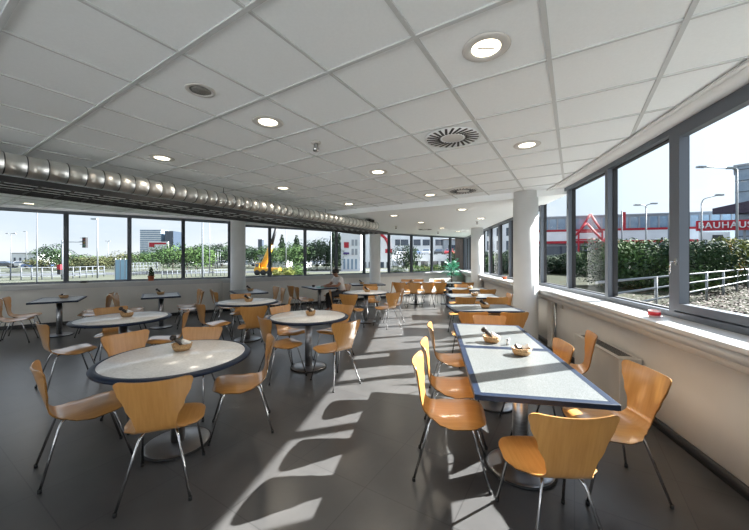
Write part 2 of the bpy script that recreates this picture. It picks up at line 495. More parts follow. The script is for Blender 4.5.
for jj in (7.0,):
    mb = MB(); p = dpt(-DD, jj)
    mb.tube([(p.x, p.y, zc + rr * .9), (p.x, p.y, (ZC if jj < 6 else ZL) - .0)], .006, 6); mb.build('hanger_rod', M_CHROME, t)
mb = MB(); p = dpt(-DD, 7.15)
mb.box((p.x, p.y, zc + .10), (.2, .16, .09), Matrix.Rotation(math.atan2(EJ.y, EJ.x), 3, 'Z')); mb.build('end_bracket', M_TRAY, t)
t = thing('cable_tray', 'black open mesh tray hanging below the silver duct', 'cable tray')
rz = math.atan2(EJ.y, EJ.x); rot = Matrix.Rotation(rz, 3, 'Z')
mb = MB()
zt = H + .715
for k in range(6):
    i = -4.25 - .80 * k / 5
    p = dpt(i, 2.0); mb.box((p.x, p.y, zt), (11.0, .012, .05 if k in (0, 5) else .016), rot)
mb.build('side_rail', M_TRAY, t)
mb = MB()
for k in range(46):
    p = dpt(-4.65, j0 + .05 + 10.9 * k / 45); mb.box((p.x, p.y, zt - .008), (.010, .80, .012), rot)
mb.build('rung', M_TRAY, t)
for jj in (-2.0, .6, 3.2, 5.8):
    mb = MB(); p = dpt(-4.98, jj); mb.tube([(p.x, p.y, zt), (p.x, p.y, ZC if jj < 6 else ZL)], .005, 6)
    mb.build('hanger_rod', M_TRAY, t)

# ------------------------------------------------------------------ ceiling fittings
def ceil_at(px, py, z):
    Y = (z - H) * FPX / (CY - py)
    return Vector((ray(px, Y), Y, z))
def downlight(px, py, z, label, proto=[None]):
    p = ceil_at(px, py, z)
    if proto[0] is None:
        t = thing('downlight', label, 'ceiling light', tuple(p), 0, 'recessed downlights')
        mb = MB(); mb.lathe([(.078, .0), (.084, -.006), (.122, -.008), (.132, -.001), (.132, .0), (.078, .001)], (0, 0, 0), 28, closed=True); mb.build('trim_ring', M_RING, t)
        mb = MB(); mb.lathe([(0, -.002), (.079, -.001), (.079, .0), (0, .0)], (0, 0, 0), 24); ln = mb.build('lens', M_LAMP, t)
        mb = MB(); mb.box((0, 0, -.003), (.10, .014, .003)); mb.box((.01, .02, -.003), (.06, .008, .003)); mb.build('filament_bar', M_RING, ln)
        proto[0] = t
    else: dup(proto[0], tuple(p), rnd.random(), label)
    ld = bpy.data.lights.new('downlight_lamp', 'SPOT'); ld.energy = LAMP_W; ld.color = (1, .88, .72); ld.spot_size = R(150); ld.spot_blend = .8; ld.shadow_soft_size = .07
    lo = bpy.data.objects.new('downlight_lamp', ld); lo.location = (p.x, p.y, p.z - .02); C.objects.link(lo)
LAMP_W = 18
downlight(486, 48, ZC, 'recessed downlight in the ceiling tile next to the broad grid rail')
downlight(268, 122, ZC, 'recessed downlight between the round speaker and the ceiling sensor')
downlight(162, 158, ZC, 'recessed downlight just in front of the silver duct')
downlight(378, 172, ZC, 'recessed downlight beyond the small ceiling sensor')
downlight(527, 145, ZC, 'recessed downlight beside the swirl diffuser towards the curved windows')
downlight(283, 188, ZC, 'recessed downlight halfway along the silver duct')
downlight(430, 195, ZC, 'recessed downlight next to the square swirl diffuser')
downlight(349, 204, ZC, 'recessed downlight close to the end of the duct')
downlight(29, 203.5, ZC, 'recessed downlight beyond the tray above the traffic light window')
downlight(131, 214.5, ZC, 'recessed downlight beyond the tray above the window with the cactus')
downlight(394, 215.6, ZL, 'recessed downlight in the lowered ceiling just past the duct end')
downlight(462, 209.6, ZL, 'recessed downlight just past the ceiling step, before the far column')
downlight(421, 222.4, ZL, 'recessed downlight in the middle of the lowered ceiling')
downlight(481, 218.4, ZL, 'recessed downlight over the far column in the lowered ceiling')
downlight(442, 228, ZL, 'recessed downlight in the lowered ceiling before the car park windows')
downlight(458, 231.4, ZL, 'deepest recessed downlight near the corner of the lowered ceiling')

def swirl(px, py, z, r, label, square):
    p = ceil_at(px, py, z)
    t = thing('swirl_diffuser', label, 'air vent', tuple(p), R(-32))
    mb = MB()
    if square: mb.box((0, 0, -.006), (.59, .59, .012)); mb.lathe([(r, -.012), (r * .97, -.02), (0, -.02)], (0, 0, 0), 40)
    else: mb.lathe([(0, -.003), (r, -.003), (r, 0)], (0, 0, 0), 40)
    f = mb.build('face_plate', M_TILE if not square else M_RING, t)
    zz = -.021 if square else -.0045
    mb = MB()
    for k in range(24):
        a = 2 * PI * k / 24
        rot = Matrix.Rotation(a, 3, 'Z') @ Matrix.Translation((0, 0, 0)).to_3x3()
        c = rot @ Vector((r * .68, 0, 0))
        mb.box((c.x, c.y, zz), (r * .5, r * .085, .003), Matrix.Rotation(a + .32, 3, 'Z'))
    mb.build('slot', M_DARK, f)
    mb = MB(); mb.lathe([(0, zz - .002), (r * .36, zz - .002), (r * .38, zz + .003)], (0, 0, 0), 28); mb.build('hub', M_RING, t)
swirl(452.5, 138, ZC, .27, 'flush round swirl diffuser with dark radial slots in the ceiling', False)
swirl(463, 190, ZC, .24, 'raised square swirl diffuser just before the ceiling step', True)
swirl(425, 229.5, ZL - .004, .26, 'swirl diffuser in the lowered far ceiling', False)
p = ceil_at(200.5, 90.5, ZC)
t = thing('ceiling_speaker', 'round grey speaker grille set in a ceiling tile', 'speaker', tuple(p))
mb = MB(); mb.lathe([(.07, -.004), (.095, -.004), (.098, .002), (.07, .002)], (0, 0, 0), 28, closed=True); mb.build('trim_ring', M_RING, t)
mb = MB(); mb.lathe([(0, -.002), (.072, -.001), (.072, .002)], (0, 0, 0), 24); mb.build('grille', noisy('speaker_mesh', (.10, .10, .10), (.3, .3, .28), 300, .6), t)
def sensor(px, py, z, label, s=1.0):
    p = ceil_at(px, py, z)
    t = thing('ceiling_sensor', label, 'sensor', tuple(p))
    mb = MB(); mb.lathe([(.0, .0), (.045 * s, .0), (.045 * s, -.012 * s), (0, -.016 * s)], (0, 0, 0), 20); mb.build('base', M_RING, t)
    mb = MB(); mb.lathe([(0.018 * s, -.01 * s), (.022 * s, -.05 * s), (.03 * s, -.06 * s), (.026 * s, -.085 * s), (0, -.092 * s)], (0, 0, 0), 16); mb.build('body', M_CHROME, t)
sensor(316, 142, ZC, 'small sensor hanging from the ceiling between two downlights', 1.1)
sensor(396, 226, ZL, 'tiny sensor on the lowered ceiling past the slim column')
sensor(438, 231.5, ZL, 'tiny dark sensor on the lowered ceiling before the far windows')
sensor(477, 221.5, ZL, 'small sensor fixed above the far corner column')

# ------------------------------------------------------------------ chairs
def chair_proto(label, group):
    t = thing('dining_chair', label, 'chair', (0, 0, 0), 0, group)
    prof = [(.225, .418), (.21, .436), (.18, .447), (.12, .448), (.05, .442), (-.02, .434), (-.08, .430), (-.13, .431), (-.165, .438), (-.19, .455), (-.208, .48),
            (-.22, .515), (-.232, .56), (-.245, .61), (-.258, .66), (-.27, .71), (-.28, .75), (-.287, .775), (-.292, .79), (-.294, .798)]
    path = smoothpath([Vector((0, a, b)) for a, b in prof], 2)
    # arc length
    s = [0]
    for i in range(1, len(path)): s.append(s[-1] + (path[i] - path[i - 1]).length)
    S = s[-1]
    wk = [(0, .205), (.12, .236), (.22, .24), (.31, .215), (.375, .158), (.425, .120), (.465, .110), (.52, .120), (.62, .162), (.72, .202), (S, .230)]
    def width(d):
        for i in range(len(wk) - 1):
            if d <= wk[i + 1][0]: break
        t_ = (d - wk[i][0]) / (wk[i + 1][0] - wk[i][0]); t_ = min(1, max(0, t_)); t_ = t_ * t_ * (3 - 2 * t_)
        w = wk[i][1] + (wk[i + 1][1] - wk[i][1]) * t_
        rc = .075
        for e, rc in ((d, .11), (S - d, .055)):
            if e < rc: w = w - rc + math.sqrt(max(0, rc * rc - (rc - e) ** 2))
        return w
    NC = 14
    grid = []
    for i, p in enumerate(path):
        w = width(s[i]); row = []
        back = min(1, max(0, (p.z - .47) / .15)); seat = 1 - min(1, max(0, (s[i] - .25) / .2))
        for k in range(NC + 1):
            x = w * (2 * k / NC - 1); u = abs(x) / .23
            y = p.y + .05 * back * u * u; z = p.z - .028 * seat * max(0, u - .35) ** 2 * 2 + (.012 * u * u if s[i] > S - .2 else 0) * (1 - max(0, (S - s[i]) / .2))
            mid = math.exp(-((s[i] - .44) / .06) ** 2)
            y += -.0 * mid; z += .006 * mid * u * u
            row.append(Vector((x, y, z)))
        grid.append(row)
    nrm = []
    for i in range(len(grid)):
        row = []
        for k in range(NC + 1):
            a = grid[min(i + 1, len(grid) - 1)][k] - grid[max(i - 1, 0)][k]
            b = grid[i][min(k + 1, NC)] - grid[i][max(k - 1, 0)]
            row.append(b.cross(a).normalized())
        nrm.append(row)
    th = .011
    cut = next(i for i in range(len(path)) if s[i] > .435)
    def shell(i0, i1, name):
        mb = MB(); n = i1 - i0 + 1; vs = []; 
        for sg in (.5, -.5):
            for i in range(i0, i1 + 1):
                for k in range(NC + 1): vs.append(grid[i][k] + nrm[i][k] * th * sg)
        o = n * (NC + 1); ix = lambda sd, i, k: sd * o + i * (NC + 1) + k
        top, edge = [], []
        for i in range(n - 1):
            for k in range(NC):
                top.append((ix(0, i, k), ix(0, i, k + 1), ix(0, i + 1, k + 1), ix(0, i + 1, k)))
                top.append((ix(1, i + 1, k), ix(1, i + 1, k + 1), ix(1, i, k + 1), ix(1, i, k)))
            edge.append((ix(0, i, 0), ix(0, i + 1, 0), ix(1, i + 1, 0), ix(1, i, 0)))
            edge.append((ix(0, i + 1, NC), ix(0, i, NC), ix(1, i, NC), ix(1, i + 1, NC)))
        for k in range(NC):
            edge.append((ix(0, 0, k + 1), ix(0, 0, k), ix(1, 0, k), ix(1, 0, k + 1)))
            edge.append((ix(0, n - 1, k), ix(0, n - 1, k + 1), ix(1, n - 1, k + 1), ix(1, n - 1, k)))
        mb.v = [tuple(v) for v in vs]
        for f in top + edge: mb.f.append(f); mb.sm.append(True); mb.mi.append(0)
        ob = mb.build(name, M_WOOD, t)
        ob.data.normals_split_custom_set_from_vertices([tuple(nrm[i][k] * sg) for sg in (1, -1) for i in range(i0, i1 + 1) for k in range(NC + 1)])
        return ob
    shell(0, cut, 'seat'); shell(cut, len(path) - 1, 'backrest')
    for sx in (-1, 1):
        for sy in (1, -1):
            mb = MB()
            if sy > 0: pts = [(sx * .05, .0, .418), (sx * .165, .13, .412), (sx * .205, .245, .012)]
            else: pts = [(sx * .05, -.03, .416), (sx * .105, -.15, .410), (sx * .2, -.262, .012)]
            mb.tube(fillet(pts, .05, 5), .0085, 9)
            lg = mb.build('leg', M_CHROME, t)
            mb = MB(); q = Vector(pts[2]); mb.cyl((q.x - 0, q.y, .0), (q.x, q.y, .024), .0115, 9); mb.build('foot_cap', M_RUBBER, lg)
    mb = MB(); mb.lathe([(0, .41), (.075, .41), (.08, .416), (.08, .425), (0, .43)], (0, -.015, 0), 20); mb.build('seat_bracket', M_RUBBER, t)
    return t
CH = [None]
def chair(x, y, phi, label, group):
    label = label if 'chair' in label else label + ' chair'
    if CH[0] is None:
        CH[0] = chair_proto(label, group); CH[0].location = (x, y, 0); CH[0].rotation_euler = (0, 0, -R(phi)); return CH[0]
    return dup(CH[0], (x, y, 0), -R(phi), label, group)

# ------------------------------------------------------------------ tables
TZ = .74
def table_base(t, r):
    mb = MB(); mb.lathe([(0, 0), (r, 0), (r, .012), (r * .9, .022), (.07, .03), (0, .03)], (0, 0, 0), 40); b = mb.build('base', M_BASE, t)
    mb = MB(); mb.lathe([(r, .0), (r + .006, .003), (r + .004, .013), (r - .012, .016)], (0, 0, 0), 40); mb.build('rim', M_RUBBER, b)
    mb = MB(); mb.lathe([(.052, .03), (.052, TZ - .04)], (0, 0, 0), 24); mb.build('pedestal', M_STEEL, t)
    mb = MB(); mb.box((0, 0, TZ - .036), (.42, .42, .012)); mb.build('mounting_plate', M_RUBBER, t)
RTP = [None]
def round_table(x, y, label):
    if RTP[0]: return dup(RTP[0], (x, y, 0), 0, label)
    t = thing('round_table', label, 'table', (x, y, 0), 0, 'round tables')
    r = .575
    mb = MB(); mb.lathe([(0, TZ), (r - .05, TZ), (r - .05, TZ - .03), (0, TZ - .03)], (0, 0, 0), 64); mb.build('tabletop', M_TOPR, t)
    mb = MB(); mb.lathe([(r - .05, TZ + .0006), (r - .03, TZ - .0005), (r - .008, TZ - .006), (r, TZ - .016), (r - .006, TZ - .03), (r - .05, TZ - .034)], (0, 0, 0), 64, closed=True); mb.build('edge_band', M_EDGE, t)
    table_base(t, .25); RTP[0] = t
    return t
DTP = [None]
LW, LL = .785, 1.09
def dining_table(x, y, phi, label, sc=1.0, group='rectangular tables'):
    if DTP[0]:
        return dup(DTP[0], (x, y, 0), -R(phi), label, group, (sc, sc, 1) if sc != 1 else None)
    t = thing('dining_table', label, 'table', (x, y, 0), -R(phi), group); t.scale = (sc, sc, 1)
    w, l, e = LW / 2, LL / 2, .042
    mb = MB(); mb.box((0, 0, TZ - .015), (LW - 2 * e, LL - 2 * e, .03)); mb.build('tabletop', M_TOP, t)
    mb = MB()
    for cx, cy, dx, dy in ((-w + e / 2, 0, e, LL), (w - e / 2, 0, e, LL), (0, l - e / 2, LW - 2 * e, e), (0, -l + e / 2, LW - 2 * e, e)):
        mb.box((cx, cy, TZ - .0165), (dx, dy, .035))
    mb.build('edge_band', M_EDGE, t, bevel=.004)
    table_base(t, .24); DTP[0] = t
    return t

# ------------------------------------------------------------------ condiment baskets
BK = {}
def basket(x, y, rz, where, style):
    """style 0: dark mill leaning out and white sachets; 1: sachets and packets."""
    lab = 'small wicker condiment basket on ' + where
    if 'b' not in BK:
        t = thing('condiment_basket', lab, 'basket', (x, y, TZ), rz, 'condiment baskets')
        mb = MB(); mb.lathe([(0, .0), (.048, .0), (.061, .02), (.069, .056), (.064, .056), (.056, .022), (.042, .006), (0, .006)], (0, 0, .0005), 28, sx=1.2); mb.build('bowl', M_WICKER, t)
        mb = MB()
        pts = [(.0665 * 1.2 * math.cos(a), .0665 * math.sin(a), .058 + .002 * math.sin(a * 14)) for a in [2 * PI * k / 56 for k in range(57)]]
        mb.tube(pts, .0045, 6, caps=False); mb.build('rim', M_WICKER, t)
        BK['b'] = t
    else: dup(BK['b'], (x, y, TZ), rz, lab)
    rot = Matrix.Rotation(rz, 3, 'Z')
    def at(dx, dy, dz):
        v = rot @ Vector((dx, dy, dz)); return (x + v.x, y + v.y, TZ + v.z)
    def sachet(dx, dy, dz, tilt, lab2):
        if 's' not in BK:
            mb = MB(); mb.box((0, 0, 0), (.085, .06, .03)); o = mb.build('sugar_sachet', M_PAPER, bevel=.004); tag(o, lab2, 'sachet', 'sachets in the baskets'); BK['s'] = o
        else: o = BK['s'].copy(); C.objects.link(o); o['label'] = lab2
        o.location = at(dx, dy, dz); o.rotation_euler = (tilt, .5, rz + dx * 20)
    if style == 0:
        lab2 = 'dark pepper mill in the basket on ' + where
        if 'm' not in BK:
            t = thing('pepper_mill', lab2, 'pepper mill', (0, 0, 0), 0, 'pepper mills')
            mb = MB(); mb.lathe([(0, -.06), (.024, -.06), (.025, -.045), (.018, -.01), (.02, .02), (.016, .03)], (0, 0, 0), 16); mb.build('body', M_PEPPER, t)
            mb = MB(); mb.lathe([(.012, .03), (.026, .04), (.028, .058), (.02, .074), (0, .08)], (0, 0, 0), 16); mb.build('cap', M_PEPPER, t)
            BK['m'] = t; o = t
        else: o = dup(BK['m'], (0, 0, 0), 0, lab2)
        o.location = at(-.03, 0, .082); o.rotation_euler = (0, R(-52), rz)
        sachet(.035, .01, .062, .3, 'white sugar sachet by the mill on ' + where)
    else:
        lab2 = 'brown sauce packet in the basket on ' + where
        if 'p' not in BK:
            mb = MB(); mb.box((0, 0, 0), (.065, .05, .03)); o = mb.build('sauce_packet', M_PEPPER, bevel=.006); tag(o, lab2, 'packet', 'sauce packets'); BK['p'] = o
        else: o = BK['p'].copy(); C.objects.link(o); o['label'] = lab2
        o.location = at(-.02, .008, .06); o.rotation_euler = (.5, .3, rz)
        sachet(.04, -.008, .062, -.5, 'white sugar sachet in the basket on ' + where)
        sachet(-.045, .0, .046, .6, 'pink tinged sugar sachet at the rim of the basket on ' + where) if False else None

# round tables -------------------------------------------------
round_table(-1.66, 2.70, 'large round table closest in front, with the mottled pale top')
chair(-1.465, 2.24, -20, 'honey chair with its back to us, tucked at the closest round table', 'chairs at the round tables')
chair(-2.20, 2.45, 41, 'honey chair seen side-on with shiny seat at the outer side of the closest round table', 'chairs at the round tables')
chair(-1.23, 2.95, -112, 'honey chair on the sunlit-strip side of the closest round table', 'chairs at the round tables')
chair(-2.30, 3.13, 118, 'tilted honey chair facing us, behind the outer rim of the closest round table', 'chairs at the round tables')
chair(-1.87, 3.28, 174, 'honey chair facing us behind the basket of the closest round table', 'chairs at the round tables')
basket(-1.72, 2.86, .2, 'the closest round table', 0)

round_table(-.95, 4.61, 'round table beside the edge of the sunlit floor strip')
chair(-1.23, 4.27, 49, 'dark-backed chair at the near outer side of the round table by the sunlit strip', 'chairs at the round tables')
chair(-.50, 4.06, -41, 'honey chair whose legs stand in the edge of the sunlit floor strip', 'chairs at the round tables')
chair(-1.30, 5.0, 122, 'pale chair facing us behind the round table by the sunlit strip', 'chairs at the round tables')
chair(-.64, 5.06, -152, 'chair with glowing white seat behind the round table by the sunlit strip', 'chairs at the round tables')
basket(-.93, 4.66, 1.3, 'the round table by the sunlit strip', 0)

round_table(-2.46, 6.2, 'round table standing in front of the wall column')
chair(-2.80, 5.62, 42, 'dark chair with white shining seat at the round table before the wall column', 'chairs at the round tables')
chair(-2.03, 5.35, -22, 'brown chair with its back to us at the round table before the wall column', 'chairs at the round tables')
chair(-1.92, 6.25, -104, 'chair seen edge-on at the inner side of the round table before the wall column', 'chairs at the round tables')
chair(-2.80, 6.75, 152, 'chair facing us behind the round table before the wall column', 'chairs at the round tables')
basket(-2.42, 6.16, 1.0, 'the round table before the wall column', 0)

round_table(-3.50, 4.46, 'round table behind and outside the closest one, at the shaded side')
chair(-3.78, 3.98, 32, 'dark-backed chair with bluish shining seat at the shaded round table', 'chairs at the round tables')
chair(-3.95, 4.86, 132, 'orange chair facing us behind the shaded round table', 'chairs at the round tables')
chair(-2.97, 4.55, -114, 'chair with white shining seat turned to the shaded round table', 'chairs at the round tables')
basket(-3.52, 4.55, .3, 'the shaded round table', 0)

round_table(-.21, 7.98, 'round table at the far end of the aisle before the slim column')
chair(-.50, 7.12, 14, 'dark-backed chair with white seat edge at the round table before the slim column', 'chairs at the round tables')
chair(.28, 7.42, -36, 'brown chair with its back to us standing in the sunny aisle', 'chairs at the round tables')
chair(.46, 8.05, -92, 'chair seen edge-on at the aisle side of the round table before the slim column', 'chairs at the round tables')
chair(-.08, 8.62, 172, 'orange chair facing us behind the round table before the slim column', 'chairs at the round tables')
chair(-.83, 7.86, 82, 'bright edge-on chair between the seated man and the round table', 'chairs at the round tables')
basket(-.18, 8.0, .8, 'the round table before the slim column', 0)

# tables along the long window wall ------------------------------
PH = math.degrees(math.atan2(NW.x, NW.y)); PU = math.degrees(math.atan2(U.x, U.y))
def wall_table(c, where, chairs, tl):
    c = Vector((c[0], c[1], 0)); dining_table(c.x, c.y, PH, tl, .92)
    words_ = {(-1, -1): 'outer room-side', (-1, 1): 'outer window-side', (1, -1): 'inner room-side', (1, 1): 'inner window-side'}
    for s_, e, jit in chairs:
        p = c + U * (s_ * .55) + NW * (e * .27)
        chair(p.x, p.y, (PU if s_ < 0 else PU + 180) + jit, 'honey chair in the %s place at %s' % (words_[(s_, e)], where), 'chairs at the wall tables')
wall_table((-6.45, 6.55), 'the table below the traffic light window', ((-1, -1, 4), (-1, 1, -3), (1, -1, 0), (1, 1, 5)), 'dark-edged rectangular table below the window with the traffic light')
basket(-6.55, 6.75, .4, 'the table below the traffic light window', 1)
wall_table((-4.88, 7.32), 'the table below the potted cactus', ((-1, -1, 8), (-1, 1, -6), (1, -1, 3), (1, 1, -4)), 'rectangular table below the potted cactus on the sill')
basket(-4.98, 7.45, .4, 'the table below the potted cactus', 0)
wall_table((-3.20, 8.12), 'the table in front of the wall column', ((-1, -1, -4), (-1, 1, 5), (1, -1, 4), (1, 1, -5)), 'rectangular table standing right in front of the wall column')
basket(-3.22, 8.3, .4, 'the table in front of the wall column', 0)
wall_table((-1.62, 9.42), 'the table where the man sits', ((-1, -1, 5), (-1, 1, -6), (1, -1, 0), (1, 1, 4)), 'rectangular table at which the man is seated')
PC = Vector((-1.62, 9.42, 0)) + U * .55 + NW * -.27
dining_table(-.25, 10.62, 78, 'rectangular table right in front of the slim column')
chair(.34, 10.55, -88, 'brown chair at the aisle end of the table before the slim column', 'chairs at the wall tables')
chair(-.80, 10.62, 84, 'dark brown chair behind the seated man', 'chairs at the wall tables')
chair(-.12, 10.05, 2, 'orange chair on the room side of the table before the slim column', 'chairs at the wall tables')
basket(-.42, 10.6, .4, 'the table before the slim column', 0)

# far tables -----------------------------------------------------
dining_table(1.45, 11.2, 92, 'far long-side-on table in front of the car park windows')
dining_table(2.55, 11.2, 91, 'far long-side-on table close to the palm')
for x, y, ph, lab in ((.86, 10.72, 12, 'brown chair at the aisle end of the far table row'), (1.26, 10.66, -3, 'brown chair with its back to us at the middle of the far aisle table'),
                      (1.78, 10.70, 5, 'brown chair with its back to us between the two far tables'), (2.10, 10.62, -8, 'brown chair overlapping its neighbour at the far palm-side table'),
                      (1.22, 11.78, 178, 'sunlit chair facing us behind the far aisle table'), (1.62, 11.80, 184, 'sunlit chair facing us behind the gap of the far tables'),
                      (2.45, 11.78, 176, 'sunlit chair facing us behind the far palm-side table'), (3.0, 10.66, -10, 'orange-brown chair at the palm end of the far table row')):
    chair(x, y, ph, lab, 'chairs at the far tables')
basket(1.3, 11.2, .3, 'the far aisle table', 1); basket(2.4, 11.22, .3, 'the far palm-side table', 1)

# tables beside the curved wall -----------------------------------
A = 10.4
d1 = Vector((math.sin(R(A)), math.cos(R(A)), 0))
c1 = Vector((1.085, 2.385, 0)); c2 = c1 + d1 * (LL + .006)
dining_table(c1.x, c1.y, A, 'closest rectangular table with speckled top and navy edge')
dining_table(c2.x, c2.y, A, 'rectangular table pushed end-to-end behind the closest rectangular one')
basket(1.25, 2.72, .1, 'the closest rectangular table', 1)
basket(1.145, 3.13, -.5, 'the second rectangular table', 0)
t = thing('glass_shaker', 'small clear glass shaker beside the basket on the second rectangular table', 'shaker', (1.265, 3.04, TZ))
mb = MB(); mb.lathe([(0, 0), (.017, 0), (.015, .035), (.013, .04)], (0, 0, .0005), 16); mb.build('body', M_SHAKER, t)
mb = MB(); mb.lathe([(.0145, .04), (.0145, .05), (0, .054)], (0, 0, 0), 16); mb.build('cap', M_CHROME, t)
G = 'chairs at the joined rectangular tables'
chair(.577, 2.37, 104, 'honey chair at the aisle side, first of three along the joined tables', G)
chair(.71, 2.86, 101, 'honey chair at the aisle side, middle of three along the joined tables', G)
chair(.90, 3.63, 98, 'honey chair at the aisle side, last of three along the joined tables', G)
chair(.98, 1.80, 3, 'honey chair with its back to us at the front end of the joined tables', G)
chair(1.605, 2.21, -86, 'honey chair facing the aisle with its seat under the table corner by the sill', G)
chair(1.45, 2.92, -80, 'honey chair with only its top showing behind the joined tables by the heater', G)
chair(1.95, 3.32, -66, 'honey chair pulled away from the joined tables, close to the convector', G)
chair(1.48, 4.02, 191, 'pale honey chair facing us at the far end of the joined tables', G)
GR = 'chairs along the row of crosswise tables'
names = ('first crosswise table behind the joined pair', 'second crosswise table, level with the thick column', 'third crosswise table, beyond the thick column')
for k, (x, y) in enumerate(((1.82, 5.40), (2.20, 7.18), (2.58, 8.85))):
    dining_table(x, y, 90 + (2, 4, 5)[k], 'rectangular ' + names[k])
    basket(x + .03, y - .05, .2, 'the ' + names[k], (0, 1, 1)[k])
    chair(x - .40, y - (.56 if k else .58), (2, -4, 3)[k], 'brown-backed chair at the aisle half of the ' + names[k], GR)
    chair(x + .14 if k == 0 else x + .26, y - (.56 if k else .62), (-6, 3, -3)[k], 'brown-backed chair at the window half of the ' + names[k], GR)
chair(2.62, 9.45, 182, 'chair facing us behind the third crosswise table', GR)
chair(2.72, 5.0 + 2.05, -84, 'chair at the window end of the second crosswise table', GR)

# ------------------------------------------------------------------ small things on the sills
x = 2.50; y = 2.86
t = thing('candle_holder', 'small glass candle holder with red wax on the curved sill', 'candle holder', (x, y, 1.035))
mb = MB(); mb.lathe([(0, .0), (.03, .0), (.043, .006), (.045, .06), (.04, .06), (.038, .012), (0, .012)], (0, 0, .0005), 24); mb.build('glass', M_SHAKER if False else mat('tealight_glass', (.8, .55, .55), .08, spec=.7), t)
mb = MB(); mb.lathe([(0, .013), (.037, .013), (.0385, .05), (0, .05)], (0, 0, 0), 20); mb.build('wax', M_RED, t)
mb = MB(); mb.lathe([(.0452, .018), (.0462, .018), (.0462, .05), (.0452, .05)], (0, 0, 0), 24, closed=True); mb.build('red_band', M_RED, t)

def pot(x, y, z, r, h, label, m=None):
    t = thing('potted_cactus', label, 'plant', (x, y, z))
    mb = MB(); mb.lathe([(0, 0), (r * .72, 0), (r * .95, h * .78), (r * 1.05, h * .78), (r * 1.05, h), (r * .92, h), (r * .88, h * .9), (0, h * .9)], (0, 0, .0005), 20); mb.build('pot', m or M_TERRA, t)
    return t
p = Vector((ray(151.3, 8.52), 8.52, 0)); p.y = leftY(p.x); p = p - NW * .02
t = pot(p.x, p.y, .985, .075, .13, 'green cactus with pale dots in a red pot on the long sill')
mb = MB()
mb.lathe([(.035, .11), (.05, .2), (.045, .3), (.02, .36), (0, .37)], (0, 0, 0), 10); mb.lathe([(.02, .11), (.03, .16), (.02, .24), (0, .26)], (.045, .01, 0), 8); mb.lathe([(.02, .11), (.03, .15), (.02, .2), (0, .22)], (-.045, .01, 0), 8)
s_ = mb.build('stem', M_LEAFD, t)
mb = MB()
for k in range(26):
    a = k * 2.4; z = .14 + .2 * k / 26; mb.box((.05 * math.cos(a), .05 * math.sin(a), z), (.012, .012, .012))
mb.build('spines', M_PAPER, s_)
y = 7.35; x = W(y) - .2
t = pot(x, y, 1.035, .06, .09, 'small leafy plant on the curved sill behind the thick column', M_LEAFY)
t.name = 'potted_plant'
mb = MB()
for k in range(40):
    a = rnd.random() * 6.28; r0 = rnd.random() * .07; z = .09 + rnd.random() * .2
    rot = Matrix.Rotation(a, 3, 'Z') @ Matrix.Rotation(rnd.uniform(-.8, .8), 3, 'X'); c = Vector((r0 * math.cos(a), r0 * math.sin(a), z))
    vs = [c + rot @ Vector(q) for q in ((-.015, 0, 0), (0, -.012, .03), (.015, 0, 0), (0, .012, .06))]
    mb.add(vs, [(0, 1, 3), (1, 2, 3)])
mb.build('foliage', M_LEAFD, t)
y = 8.3; x = W(y) - .22
t = thing('flower_pot', 'tiny red-brown pot on the curved sill beyond the thick column', 'pot', (x, y, 1.035))
mb = MB(); mb.lathe([(0, 0), (.04, 0), (.055, .05), (.06, .05), (.06, .07), (.05, .07), (.045, .05), (0, .05)], (0, 0, .0005), 18); mb.build('bowl', M_TERRA, t)
mb = MB(); mb.lathe([(0, .05), (.045, .05), (.03, .06), (0, .064)], (0, 0, 0), 12); mb.build('soil', M_SOIL, t)
mb = MB(); p = Vector((-7.05, leftY(-7.05), 0)) + NW * .02
t = thing('ashtray', 'small dark dish on the long sill beside the first mullion', 'dish', (p.x, p.y, .985))
mb.lathe([(0, 0), (.06, 0), (.075, .035), (.065, .035), (.052, .01), (0, .01)], (0, 0, .0005), 20); mb.build('bowl', M_PEPPER, t)

# palm in the far corner
X0, Y0 = 3.38, 14.0
t = thing('potted_palm', 'bright green palm in a pot in the corner behind the far tables', 'plant', (X0, Y0, 0))
mb = MB(); mb.lathe([(0, 0), (.17, 0), (.21, .34), (.23, .34), (.23, .38), (.19, .38), (.19, .33), (0, .33)], (0, 0, 0), 24); mb.build('pot', mat('dark_pot', (.03, .035, .03), .5), t)
mb = MB(); mb.lathe([(.04, .3), (.032, .7), (.025, 1.15), (0, 1.2)], (0, 0, 0), 10); mb.build('trunk', M_BARK, t)
for k in range(22):
    a = k * 2.399; up = 1.5 - .8 * (k / 22); Lf = .46
    mb = MB(); cen = [Vector((0, 0, .78 + .42 * (1 - k / 22)))]
    for q in range(1, 8):
        f = q / 7; cen.append(cen[0] + Vector((math.cos(a) * Lf * f * math.cos(up * .7), math.sin(a) * Lf * f * math.cos(up * .7), Lf * (up * f - .62 * f * f))))
    mb.tube(cen, .006, 5)
    sd = Vector((-math.sin(a), math.cos(a), 0))
    for q in range(1, 8):
        for w_ in (-1, 1):
            b0 = cen[q]; tip = b0 + sd * w_ * .15 * (1.15 - q / 9) + Vector((math.cos(a) * .08, math.sin(a) * .08, -.05)); mid = (b0 + tip) / 2 + Vector((math.cos(a) * .022, math.sin(a) * .022, .012)); md2 = (b0 + tip) / 2 - Vector((math.cos(a) * .022, math.sin(a) * .022, -.012))
            mb.add([b0, md2, tip, mid], [(0, 1, 2, 3)])
    mb.build('frond', M_PALM, t)

